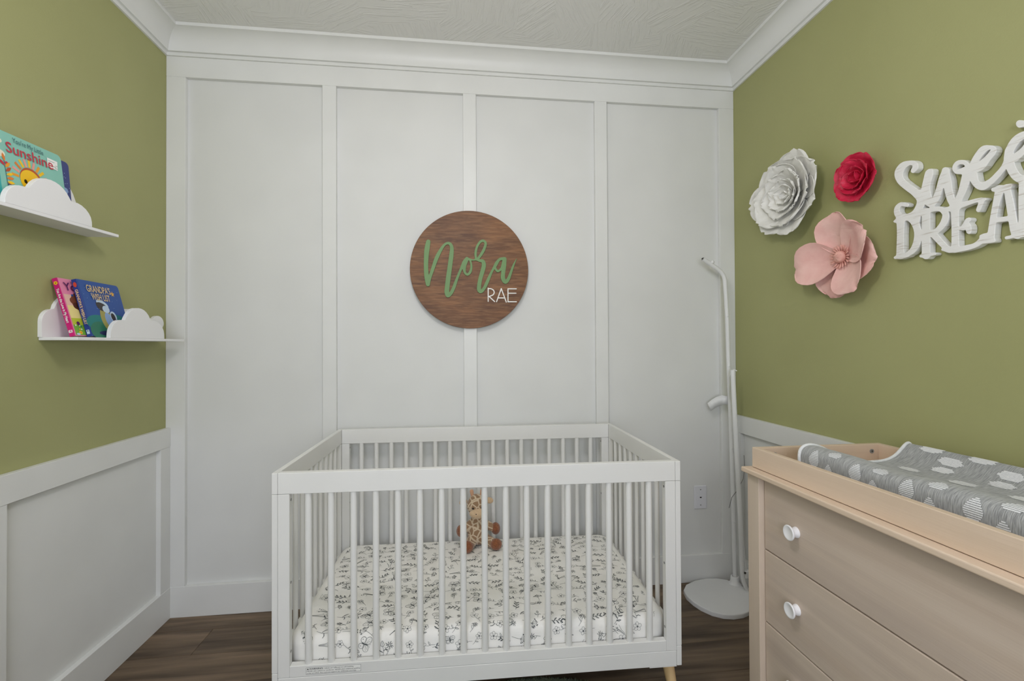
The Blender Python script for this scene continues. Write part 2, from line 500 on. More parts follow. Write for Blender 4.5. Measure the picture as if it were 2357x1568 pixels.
struct(boxo('baseboard_back', (0, W, -0.0012, YB, 0.0, HB), 'white_trim', None, 0.0012))
# --- wall behind the camera with its window
bm = bmesh.new()
x0, x1, z0, z1 = WIN
box(bm, -0.1, x0, YR - 0.1, YR, -0.02, ZC); box(bm, x1, W + 0.1, YR - 0.1, YR, -0.02, ZC)
box(bm, x0, x1, YR - 0.1, YR, -0.02, z0); box(bm, x0, x1, YR - 0.1, YR, z1, ZC)
struct(finish('wall_rear', bm, 'white_wall'))
bm = bmesh.new()
for a in ((x0 - .07, x0, z0 - .07, z1 + .07), (x1, x1 + .07, z0 - .07, z1 + .07), (x0, x1, z1, z1 + .07), (x0, x1, z0 - .07, z0)):
    box(bm, a[0], a[1], YR, YR + 0.02, a[2], a[3])
wn = struct(finish('window_1', bm, 'white_trim'))
boxo('window_sash', (x0, x1, YR - 0.06, YR - 0.03, (z0 + z1) / 2 - 0.02, (z0 + z1) / 2 + 0.02), 'white_trim', wn)
# --- crown moulding, mitred at the corners
prof = [(0.0, 2.684), (0.0093, 2.684), (0.0093, 2.6998), (0.0214, 2.6998)]
for k in range(1, 13):
    a = k / 12 * PI / 2
    prof.append((0.0946 - 0.0732 * math.cos(a), 2.7004 + 0.0780 * math.sin(a)))
prof += [(0.0946, ZC)]
def crown(name, f0, f1, mt='white_trim'):
    bm = bmesh.new()
    A = [bm.verts.new(f0(p, z)) for p, z in prof]; B = [bm.verts.new(f1(p, z)) for p, z in prof]
    for k in range(len(prof) - 1): bm.faces.new((A[k], A[k + 1], B[k + 1], B[k]))
    o = finish(name, bm, mt, None, True, math.radians(25))
    # recalc can flip an open strip: aim the normals into the room
    c = Vector((W / 2, YR / 2, 1.2)); p = o.data.polygons[6]
    if (c - p.center).dot(p.normal) < 0: o.data.flip_normals()
    struct(o)
crown('trim_1', lambda p, z: (p, -p, z), lambda p, z: (W - p, -p, z))
crown('trim_2', lambda p, z: (p, -p, z), lambda p, z: (p, YR + p, z))
crown('trim_3', lambda p, z: (W - p, -p, z), lambda p, z: (W - p, YR + p, z))
crown('trim_4', lambda p, z: (p, YR + p, z), lambda p, z: (W - p, YR + p, z))

# --- globe lamp added above the frame to light the room, itself unseen
t = thing('added_lamp', 'frosted white globe lamp added overhead to light the room, unseen', 'added light', ADDED_LAMP)
bm = bmesh.new(); lathe(bm, [(0, 0), (0.06, 0), (0.06, -0.012), (0.05, -0.022), (0.012, -0.026), (0.012, -LAMP_DROP + LAMP_R - 0.01), (0, -LAMP_DROP + LAMP_R - 0.01)], seg=24); finish('added_lamp_stem', bm, 'added_lamp_body', t, True, 0.6)
bm = bmesh.new(); bmesh.ops.create_uvsphere(bm, u_segments=32, v_segments=18, radius=LAMP_R, matrix=Matrix.Translation((0, 0, -LAMP_DROP))); finish('added_lamp_globe', bm, 'added_lamp_glow', t, True)

# ================================================================== CRIB
CA = -0.0212
CO = Vector((0.7908, -0.831, 0))
CR = Matrix.Rotation(CA, 3, 'Z')
CL, CD, CH = 1.3562, 0.789, 0.8839
RB = 0.8161                        # underside of the top rail
crib = thing('crib', 'white wooden crib with round spindle slats and oak feet', 'crib', CO, CR)
cw = 'crib_white'
TK = 0.0178
SP = 0.0008
for u0, u1 in ((0, TK), (CL - TK, CL)):
    boxo('side_top_rail', (u0, u1, 0, CD, RB, CH), cw, crib, 0.0016, 2)
    for v0, v1 in ((0, 0.04), (CD - 0.04, CD)):
        boxo('side_post', (u0, u1, v0, v1, 0.2490, RB - SP), cw, crib, 0.0012)
    boxo('side_bottom_rail', (u0, u1, 0.04, CD - 0.04, 0.2490, 0.285), cw, crib, 0.0012)
    boxo('side_apron', (u0, u1, 0, CD, 0.180, 0.2482), cw, crib, 0.0022, 2)
FT = 0.024
a, b_ = TK + SP, CL - TK - SP
for v0, v1 in ((0, FT), (CD - FT, CD)):
    boxo('top_rail', (a, b_, v0, v1, RB, CH), cw, crib, 0.0016, 2)
    for u0, u1 in ((a, 0.0546), (CL - 0.0546, b_)):
        boxo('post', (u0, u1, v0, v1, 0.2326, RB - SP), cw, crib, 0.0012)
    boxo('bottom_rail', (0.0549, CL - 0.0549, v0, v1, 0.2326, 0.2683), cw, crib, 0.0012)
    boxo('apron', (a, b_, v0, v1, 0.180, 0.2318), cw, crib, 0.0016)
boxo('mattress_support', (TK, CL - TK, FT, CD - FT, 0.188, 0.205), cw, crib)
bm = bmesh.new(); tube(bm, [(0, 0, 0.262), (0, 0, RB + 0.004)], 0.0107, 16)
s0 = finish('slat', bm, cw, crib, True, 0.8)
first = True
for v in (0.013, CD - 0.013):
    for k in range(17):
        p = (0.1092 + 0.0711 * k, v, 0)
        if first: s0.location = p; first = False
        else: linked(s0, p)
for u in (TK / 2 + 0.0005, CL - TK / 2 - 0.0005):
    for k in range(9):
        c = linked(s0, (u, 0.1103 + 0.0711 * k, 0)); c.scale = (0.78, 1, 1)
# wooden feet, splayed outwards
for su in (0, 1):
    for sv in (0, 1):
        tp = Vector((0.036 if su == 0 else CL - 0.036, 0.046 if sv == 0 else CD - 0.046, 0.19))
        bt = Vector((0.0095 if su == 0 else CL - 0.0095, 0.018 if sv == 0 else CD - 0.018, 0.0))
        bm = bmesh.new(); tube(bm, [tp, tp.lerp(bt, .5), bt], [0.0215, 0.0172, 0.0125], 20)
        for vtx in bm.verts:
            if vtx.co.z < 0.02: vtx.co.z = 0.0
        o = finish('foot', bm, 'oak', crib, True, 0.7); o['label'] = 'tapered natural oak foot'
for u0, u1 in ((a, 0.115), (CL - 0.115, b_)):
    for v0, v1 in ((0.0006, FT), (CD - FT, CD - 0.0006)):
        boxo('corner_block', (u0, u1, v0, v1, 0.1778, 0.1802), cw, crib)
# bolt heads on the inner faces of the posts
for u, su in ((0.0546, 1), (CL - 0.0546, -1)):
    for v in (0.012, CD - 0.012):
        for z in (0.795, 0.53, 0.31):
            bm = bmesh.new(); tube(bm, [(u - 0.001 * su, v, z), (u + 0.0012 * su, v, z)], 0.0042, 10); finish('bolt', bm, 'steel', crib)
# printed warning label on the bottom rail
WM = Matrix.Translation((0.1060, -0.0003, 0.2392)) @ MB.to_4x4()
art = Art(); art.z = 0.0001
art.rect(0, 0, 0.1706, 0.0220, 'p_white')
for r in ((0, 0, 0.1706, 0.0006), (0, 0.0214, 0.1706, 0.022), (0, 0, 0.0006, 0.022), (0.17, 0, 0.1706, 0.022)): art.rect(*r, 'print_black')
art.poly([(0.0022, 0.0148), (0.0082, 0.0148), (0.0052, 0.0203)], 'print_black')
lb = art.build('warning_label', crib, WM); lb['label'] = 'small printed warning label'
TM = Matrix.Translation((0.1060, -0.0008, 0.2392)) @ MB.to_4x4()
def wtext(s, x, y, size, w, b=0.0):
    o = text('warning_text', s, size, 'print_black', lb, TM @ Matrix.Translation((x, y, 0)), width=w, bold=b)
wtext('WARNING:', 0.0092, 0.0150, 0.0070, 0.044, 0.00012)
wtext('Infants can suffocate on soft bedding.', 0.0565, 0.0155, 0.0052, 0.091)
wtext('NEVER add a pillow or comforter. NEVER place additional padding', 0.0022, 0.0088, 0.0052, 0.165)
wtext('under an infant. See mattress support for additional warnings.', 0.0022, 0.0026, 0.0052, 0.154)

# ================================================================== MATTRESS IN ITS FITTED SHEET
MU0, MU1, MV0, MV1, MZ0, MZ1, MRD = 0.029, CL - 0.029, 0.030, CD - 0.030, 0.2055, 0.338, 0.034
mt_ = thing('crib_mattress', 'crib mattress in a cream fitted sheet printed with sketched grey wildflowers', 'mattress', CO, CR)
bm = bmesh.new(); box(bm, MU0, MU1, MV0, MV1, MZ0, MZ1, bev=0.07, seg=8, only=lambda e: abs(e.verts[0].co.z - e.verts[1].co.z) > 0.05)
bmesh.ops.bevel(bm, geom=[e for e in bm.edges if abs(e.verts[0].co.z - e.verts[1].co.z) < 1e-5 and (len(e.link_faces) == 2 and abs(e.link_faces[0].normal.z) + abs(e.link_faces[1].normal.z) > 0.5 and abs(abs(e.link_faces[0].normal.z) - abs(e.link_faces[1].normal.z)) > 0.5)], offset=MRD, segments=6, affect='EDGES', profile=0.5)
finish('fitted_sheet', bm, 'sheet', mt_, True)
def sheet_pt(u, s, off=0.0009):
    """s runs up the front face, over the rolled edge and back across the top"""
    hf = MZ1 - MZ0 - MRD
    if s < hf: return (u, MV0 - off, MZ0 + s)
    s -= hf
    al = MRD * PI / 2
    if s < al:
        t_ = s / MRD
        return (u, MV0 + MRD - (MRD + off) * math.cos(t_), MZ1 - MRD + (MRD + off) * math.sin(t_))
    return (u, MV0 + MRD + s - al, MZ1 + off)
SMAX = (MZ1 - MZ0 - MRD) + MRD * PI / 2 + (MV1 - MV0 - 2 * MRD)
pv, pf = [], []
def stroke(pts, w, xf):
    Q = [xf(p) for p in pts]
    base = len(pv); n = len(Q)
    for i in range(n):
        a_, c_ = Q[max(i - 1, 0)], Q[min(i + 1, n - 1)]
        dx, dy = c_[0] - a_[0], c_[1] - a_[1]; l = math.hypot(dx, dy) or 1e-9
        ww = w * 0.78 * (0.45 + 0.55 * math.sin(PI * (i + .6) / (n + .2))) / 2
        for sg in (1, -1):
            u, s = Q[i][0] - dy / l * ww * sg, Q[i][1] + dx / l * ww * sg
            lim = 0.036 + max(0.0, 0.05 - abs(s - 0.06) * .5) if s < 0.16 else 0.036
            pv.append(sheet_pt(min(max(u, MU0 + lim), MU1 - lim), min(max(s, 0.02), SMAX - 0.002)))
    for i in range(n - 1):
        pf.append((base + 2 * i, base + 2 * i + 1, base + 2 * i + 3, base + 2 * i + 2))
def arc(cx, cy, rx, ry, a0, a1, n=9, rot=0):
    P = []
    for k in range(n):
        a_ = a0 + (a1 - a0) * k / (n - 1); x, y = rx * math.cos(a_), ry * math.sin(a_)
        P.append((cx + x * math.cos(rot) - y * math.sin(rot), cy + x * math.sin(rot) + y * math.cos(rot)))
    return P
def m_blossom(S):
    for k in range(5):
        a_ = k * 2 * PI / 5 + rnd.uniform(-.2, .2)
        S(arc(.26 * math.cos(a_), .26 * math.sin(a_), .24, .19, -2.3, 2.3, 9, a_), .0011)
    S(arc(0, 0, .1, .09, 0, 2 * PI, 9), .0022); S(arc(.02, 0, .05, .05, 0, 2 * PI, 7), .002)
    S([(0, -.3), (-.06, -.7), (.05, -1.1), (.0, -1.5)], .0013)
    S([(0, -.9), (.2, -.75), (.42, -.72)], .0016); S([(.42, -.72), (.25, -.9), (0, -.92)], .0012)
def m_sprig(S):
    S([(0, -1.1), (.06, -.5), (-.03, .1), (.08, .7)], .0014)
    for k, (y, s) in enumerate(((-.7, 1), (-.45, -1), (-.15, 1), (.1, -1), (.35, 1), (.5, -1))):
        l = .42 - .03 * k
        S([(0.02, y), (s * l * .5, y + .18), (s * l, y + .36)], .0034)
        S([(s * l, y + .36), (s * l * .75, y + .10), (0.02, y)], .0013)
def m_daisy(S):
    for k in range(9):
        a_ = k * 2 * PI / 9 + rnd.uniform(-.15, .15); r = rnd.uniform(.32, .5)
        S([(.08 * math.cos(a_), .08 * math.sin(a_)), (.3 * math.cos(a_ + .12), .3 * math.sin(a_ + .12)), (r * math.cos(a_), r * math.sin(a_))], .0024)
    S([(0, -.1), (.08, -.6), (-.02, -1.2)], .0014)
    S([(.04, -.7), (-.25, -.5), (-.4, -.3)], .0018)
def m_butterfly(S):
    S([(0, -.35), (0.02, 0), (0, .3)], .0042)
    for s in (-1, 1):
        S(arc(s * .42, .22, .40, .30, 0, 2 * PI, 14, s * .5), .0015)
        S(arc(s * .32, -.3, .28, .30, 0, 2 * PI, 12, -s * .4), .0017)
        S([(s * .1, .1), (s * .45, .2), (s * .7, .35)], .0008); S([(s * .1, .08), (s * .4, .35), (s * .5, .48)], .0008)
        S(arc(s * .34, -.38, .03, .03, 0, 2 * PI, 5), .002)
        S([(0, .3), (s * .1, .5), (s * .22, .6)], .0009)
def m_umbel(S):
    S([(0, -1.2), (0.04, -.4), (0, .1)], .0014)
    for k in range(7):
        a_ = PI * (.12 + .76 * k / 6); r = .55 + rnd.uniform(-.1, .1)
        x, y = r * math.cos(a_), r * math.sin(a_)
        S([(0, 0), (x * .5, y * .55), (x, y)], .0010)
        for q in range(3):
            S(arc(x + rnd.uniform(-.09, .09), y + rnd.uniform(-.06, .09), .06, .05, 0, 5, 6), .0016)
def m_bud(S):
    S([(-.2, -1.1), (.05, -.4), (0, .1)], .0014)
    S([(0, .1), (-.2, .3), (-.12, .6), (0.02, .75)], .0016); S([(0, .1), (.2, .3), (.14, .55), (.02, .75)], .0016); S([(0, .1), (.03, .4), (.0, .6)], .0012)
    S([(-.05, -.5), (-.35, -.25), (-.5, .1)], .003); S([(0, -.3), (.3, -.2), (.5, -.3)], .003)
def m_grass(S):
    for k in range(4):
        b0 = rnd.uniform(-.3, .3); S([(b0 * .3, -1), (b0 * .6, -.2), (b0 * 1.6, .5 + rnd.random() * .4)], .0013)
    for k in range(4): S(arc(rnd.uniform(-.4, .4), rnd.uniform(.2, .9), .05, .04, 0, 6, 6), .002)
kinds = [m_blossom, m_blossom, m_sprig, m_sprig, m_daisy, m_butterfly, m_umbel, m_bud, m_grass, m_daisy]
cell = 0.046
nu, ns = int((MU1 - MU0) / cell), int((SMAX - 0.02) / cell)
for i in range(nu + 1):
    for j in range(ns + 1):
        u0 = MU0 + (i + .5 + rnd.uniform(-.3, .3)) * cell; s0_ = 0.03 + (j + .4 + rnd.uniform(-.3, .3)) * cell
        th = rnd.choice((-1.35, 1.35, -1.0, 1.2, -1.6, .4, -.3)) + rnd.uniform(-.4, .4); k = rnd.uniform(.021, .033)
        c_, n_ = math.cos(th), math.sin(th)
        rnd.choice(kinds)(lambda P, w: stroke(P, w, lambda p: (u0 + k * (p[0] * c_ - p[1] * n_), s0_ + k * (p[0] * n_ + p[1] * c_))))
o = raw('sheet_print', pv, pf, 'ink', mt_); o['kind'] = 'stuff'; o['label'] = 'sketched wildflowers and butterflies printed in grey ink'

# outlines of the lettering, in metres on their walls
NORA = [[(1.2354,1.8238),(1.2328,1.8229),(1.2301,1.821),(1.2273,1.8167),(1.2211,1.7924),(1.2186,1.7803),(1.2171,1.7695),(1.2162,1.7574),(1.2147,1.7064),(1.2152,1.6608),(1.2162,1.6434),(1.2177,1.6313),(1.2209,1.6139),(1.2253,1.5938),(1.228,1.5899),(1.232,1.5877),(1.236,1.5873),(1.2399,1.5885),(1.2426,1.5905),(1.2449,1.594),(1.2475,1.6102),(1.2515,1.6263),(1.2566,1.6425),(1.2662,1.6695),(1.2834,1.7169),(1.2895,1.7322),(1.3009,1.7576),(1.3122,1.7794),(1.3169,1.7876),(1.3208,1.7931),(1.325,1.7972),(1.3297,1.8001),(1.3337,1.8013),(1.3377,1.8011),(1.3417,1.7983),(1.3444,1.7936),(1.3454,1.7895),(1.346,1.7841),(1.3456,1.7733),(1.3253,1.634),(1.3211,1.6016),(1.3176,1.5678),(1.3175,1.5625),(1.3182,1.5544),(1.321,1.5436),(1.323,1.5396),(1.325,1.5369),(1.3287,1.5339),(1.3314,1.5328),(1.3354,1.532),(1.3394,1.5326),(1.3434,1.5344),(1.3461,1.5363),(1.3541,1.5443),(1.3587,1.5507),(1.3627,1.5574),(1.3685,1.5696),(1.3749,1.5859),(1.3854,1.6198),(1.3942,1.6443),(1.4038,1.6674),(1.4069,1.6741),(1.4083,1.6759),(1.4096,1.676),(1.4098,1.6756),(1.4134,1.6621),(1.4165,1.6554),(1.4219,1.6487),(1.4278,1.6447),(1.431,1.6437),(1.4337,1.6434),(1.4378,1.6442),(1.4405,1.6454),(1.4459,1.6493),(1.4486,1.6521),(1.4524,1.6572),(1.4545,1.6613),(1.4569,1.6681),(1.4586,1.6763),(1.4595,1.6845),(1.4595,1.6926),(1.4586,1.7008),(1.457,1.7089),(1.4542,1.7183),(1.4543,1.7202),(1.4552,1.7211),(1.4651,1.7206),(1.4746,1.7223),(1.48,1.7217),(1.4827,1.7209),(1.4935,1.7156),(1.5044,1.7133),(1.5057,1.7125),(1.5063,1.711),(1.5071,1.7029),(1.5064,1.6947),(1.501,1.6728),(1.4918,1.6414),(1.4882,1.6264),(1.4838,1.6033),(1.4816,1.5829),(1.4816,1.5761),(1.4821,1.572),(1.4847,1.565),(1.4874,1.5612),(1.4915,1.5578),(1.4955,1.5557),(1.4996,1.5549),(1.5037,1.5551),(1.5064,1.5559),(1.5105,1.558),(1.5132,1.5602),(1.5205,1.5683),(1.5282,1.5801),(1.5335,1.5902),(1.5411,1.6066),(1.5474,1.6217),(1.5583,1.6504),(1.5669,1.6697),(1.571,1.677),(1.5723,1.6775),(1.5737,1.6766),(1.5783,1.6698),(1.5818,1.6663),(1.5846,1.6644),(1.5887,1.6632),(1.5928,1.6635),(1.5969,1.6653),(1.6052,1.6718),(1.6065,1.6723),(1.6071,1.6716),(1.6073,1.6689),(1.6043,1.6442),(1.6041,1.6374),(1.6054,1.6292),(1.6093,1.6197),(1.6146,1.6115),(1.6186,1.6078),(1.6227,1.6054),(1.6268,1.6044),(1.6309,1.6047),(1.6352,1.6063),(1.6394,1.609),(1.6445,1.6146),(1.6474,1.6187),(1.6506,1.6242),(1.6543,1.6325),(1.6756,1.7),(1.6879,1.7345),(1.6867,1.7356),(1.6853,1.7345),(1.6744,1.7178),(1.6672,1.7055),(1.662,1.6943),(1.6523,1.6695),(1.6406,1.6419),(1.637,1.635),(1.6342,1.6309),(1.631,1.627),(1.6297,1.6273),(1.6264,1.6363),(1.626,1.6445),(1.6275,1.6609),(1.6332,1.698),(1.6349,1.7323),(1.6345,1.735),(1.6329,1.7381),(1.6302,1.7408),(1.6275,1.7423),(1.6233,1.7429),(1.6041,1.7398),(1.5975,1.7371),(1.5931,1.734),(1.5862,1.7274),(1.5757,1.7149),(1.5642,1.6901),(1.5459,1.6557),(1.5322,1.6283),(1.5147,1.5891),(1.509,1.5804),(1.5036,1.5749),(1.5027,1.5763),(1.5026,1.5776),(1.503,1.5885),(1.5049,1.6035),(1.5073,1.6171),(1.5115,1.6349),(1.5205,1.6622),(1.5262,1.6827),(1.5282,1.6923),(1.5287,1.7005),(1.5281,1.7073),(1.5263,1.7141),(1.5246,1.7181),(1.5207,1.7237),(1.518,1.7262),(1.5139,1.7284),(1.5071,1.7295),(1.499,1.729),(1.4965,1.7299),(1.4965,1.7313),(1.5111,1.7506),(1.5178,1.7616),(1.5236,1.7726),(1.5272,1.7809),(1.5309,1.7919),(1.5329,1.8001),(1.5339,1.8083),(1.5331,1.8151),(1.5315,1.8192),(1.5288,1.8232),(1.5243,1.8272),(1.5198,1.8294),(1.5144,1.8304),(1.5089,1.8301),(1.5035,1.8283),(1.4994,1.826),(1.4967,1.8238),(1.4926,1.8194),(1.4886,1.8142),(1.4804,1.8004),(1.4754,1.788),(1.4715,1.7744),(1.4694,1.7607),(1.4695,1.7499),(1.4718,1.7336),(1.4717,1.7322),(1.4705,1.7301),(1.4678,1.7282),(1.4651,1.7274),(1.4597,1.728),(1.4516,1.7306),(1.4408,1.7351),(1.4341,1.7397),(1.4301,1.74),(1.426,1.7379),(1.423,1.7341),(1.4177,1.7286),(1.4106,1.719),(1.4067,1.7108),(1.3968,1.6836),(1.3727,1.6264),(1.3579,1.5884),(1.3486,1.5681),(1.3455,1.5627),(1.3421,1.5583),(1.3417,1.56),(1.3421,1.5708),(1.345,1.5991),(1.3629,1.7358),(1.3645,1.752),(1.3653,1.7669),(1.3651,1.7777),(1.3637,1.7885),(1.3609,1.7979),(1.3564,1.8056),(1.352,1.8099),(1.3478,1.8126),(1.3444,1.814),(1.3391,1.815),(1.3364,1.815),(1.3284,1.8132),(1.3204,1.809),(1.3123,1.8024),(1.3043,1.7934),(1.2963,1.7823),(1.2856,1.7657),(1.2769,1.7505),(1.2715,1.7396),(1.2637,1.7193),(1.2428,1.6525),(1.2414,1.6487),(1.2401,1.6471),(1.2388,1.6498),(1.2386,1.6517),(1.2371,1.6732),(1.2367,1.6946),(1.2374,1.7162),(1.2402,1.7484),(1.2486,1.8131),(1.2483,1.8158),(1.2473,1.8184),(1.2447,1.8217),(1.2407,1.8237),(1.238,1.8241)],
[(1.5104,1.8173),(1.513,1.8177),(1.5157,1.8172),(1.5184,1.8156),(1.5201,1.8135),(1.5211,1.8094),(1.5194,1.8012),(1.5138,1.7861),(1.5085,1.7751),(1.4983,1.7572),(1.4878,1.742),(1.4841,1.737),(1.4828,1.7379),(1.4817,1.7514),(1.4819,1.7596),(1.483,1.7678),(1.4866,1.7842),(1.4908,1.7951),(1.4967,1.8048),(1.501,1.8103),(1.5048,1.8142),(1.5075,1.8162)],
[(1.439,1.7222),(1.4394,1.7224),(1.4408,1.7216),(1.4433,1.7195),(1.4461,1.7135),(1.4482,1.7033),(1.4487,1.6911),(1.4474,1.6816),(1.444,1.6707),(1.4398,1.6625),(1.4351,1.6572),(1.4338,1.6563),(1.4314,1.6569),(1.4285,1.6596),(1.427,1.662),(1.4256,1.6677),(1.4256,1.6758),(1.4267,1.6854),(1.4284,1.6935),(1.4326,1.7058)],
[(1.6036,1.7249),(1.6068,1.7258),(1.6123,1.7254),(1.6129,1.725),(1.6133,1.7237),(1.613,1.7223),(1.6114,1.7182),(1.6072,1.699),(1.6041,1.6893),(1.6017,1.6852),(1.5983,1.681),(1.5955,1.6783),(1.5914,1.6755),(1.5901,1.6751),(1.5887,1.6758),(1.5846,1.6802),(1.5821,1.6849),(1.5817,1.689),(1.584,1.6945),(1.5923,1.7083),(1.5954,1.7152),(1.5999,1.7216)]]
RAE = [[(1.5387,1.5842),(1.5376,1.5834),(1.5371,1.5827),(1.5368,1.5793),(1.5367,1.5126),(1.5377,1.5113),(1.539,1.5108),(1.5408,1.5113),(1.5418,1.5126),(1.5421,1.5351),(1.5425,1.5358),(1.5432,1.5358),(1.5704,1.511),(1.5718,1.5102),(1.5731,1.5102),(1.5738,1.5105),(1.5748,1.5115),(1.5752,1.5128),(1.5745,1.5146),(1.5493,1.5379),(1.5569,1.5406),(1.5624,1.543),(1.5653,1.5448),(1.5689,1.5483),(1.5703,1.5503),(1.5716,1.553),(1.5731,1.5585),(1.5731,1.5626),(1.5727,1.5647),(1.5716,1.5681),(1.5698,1.5714),(1.5673,1.5744),(1.5639,1.577),(1.5605,1.5789),(1.5564,1.5806),(1.5523,1.5816),(1.5482,1.5819),(1.5428,1.5818),(1.5416,1.5835),(1.5407,1.5841)],
[(1.6056,1.5823),(1.605,1.5818),(1.6043,1.5806),(1.58,1.5135),(1.5798,1.5122),(1.5807,1.5104),(1.582,1.5097),(1.5834,1.5099),(1.5847,1.5108),(1.591,1.5279),(1.5917,1.5288),(1.6116,1.529),(1.6218,1.5291),(1.6229,1.5288),(1.6304,1.5091),(1.6314,1.5081),(1.632,1.5078),(1.6334,1.5078),(1.6348,1.5087),(1.6355,1.5105),(1.6097,1.5807),(1.6088,1.5821),(1.6077,1.5826),(1.6063,1.5826)],
[(1.6407,1.5819),(1.6393,1.5805),(1.6389,1.5789),(1.6386,1.5125),(1.6388,1.5112),(1.6393,1.5105),(1.6403,1.5097),(1.6417,1.5095),(1.6851,1.5098),(1.6865,1.5102),(1.6872,1.5108),(1.6876,1.5115),(1.6879,1.5128),(1.6872,1.5144),(1.6865,1.515),(1.6851,1.5153),(1.6445,1.5152),(1.6442,1.516),(1.6444,1.5488),(1.6444,1.553),(1.6446,1.5533),(1.6453,1.5534),(1.6833,1.5537),(1.6851,1.5546),(1.6855,1.5553),(1.6858,1.5567),(1.6853,1.558),(1.6847,1.5587),(1.6833,1.5592),(1.6447,1.559),(1.6444,1.5598),(1.6445,1.5755),(1.6448,1.5762),(1.6854,1.5766),(1.6868,1.5773),(1.6874,1.578),(1.6878,1.5794),(1.6874,1.5807),(1.6868,1.5814),(1.6855,1.5821),(1.6441,1.5817),(1.642,1.5821)],
[(1.5424,1.576),(1.5434,1.5763),(1.5496,1.5764),(1.5543,1.5755),(1.5577,1.5741),(1.5611,1.5722),(1.5632,1.5707),(1.565,1.5687),(1.5665,1.566),(1.5674,1.5632),(1.5677,1.5605),(1.5675,1.5585),(1.5668,1.5557),(1.5656,1.553),(1.5638,1.5507),(1.5616,1.5489),(1.5576,1.5468),(1.548,1.5433),(1.5446,1.5422),(1.5426,1.542),(1.5422,1.5426)],
[(1.6069,1.5718),(1.6207,1.535),(1.6198,1.5345),(1.6082,1.5344),(1.5945,1.5343),(1.5938,1.5345),(1.5935,1.5348)]]
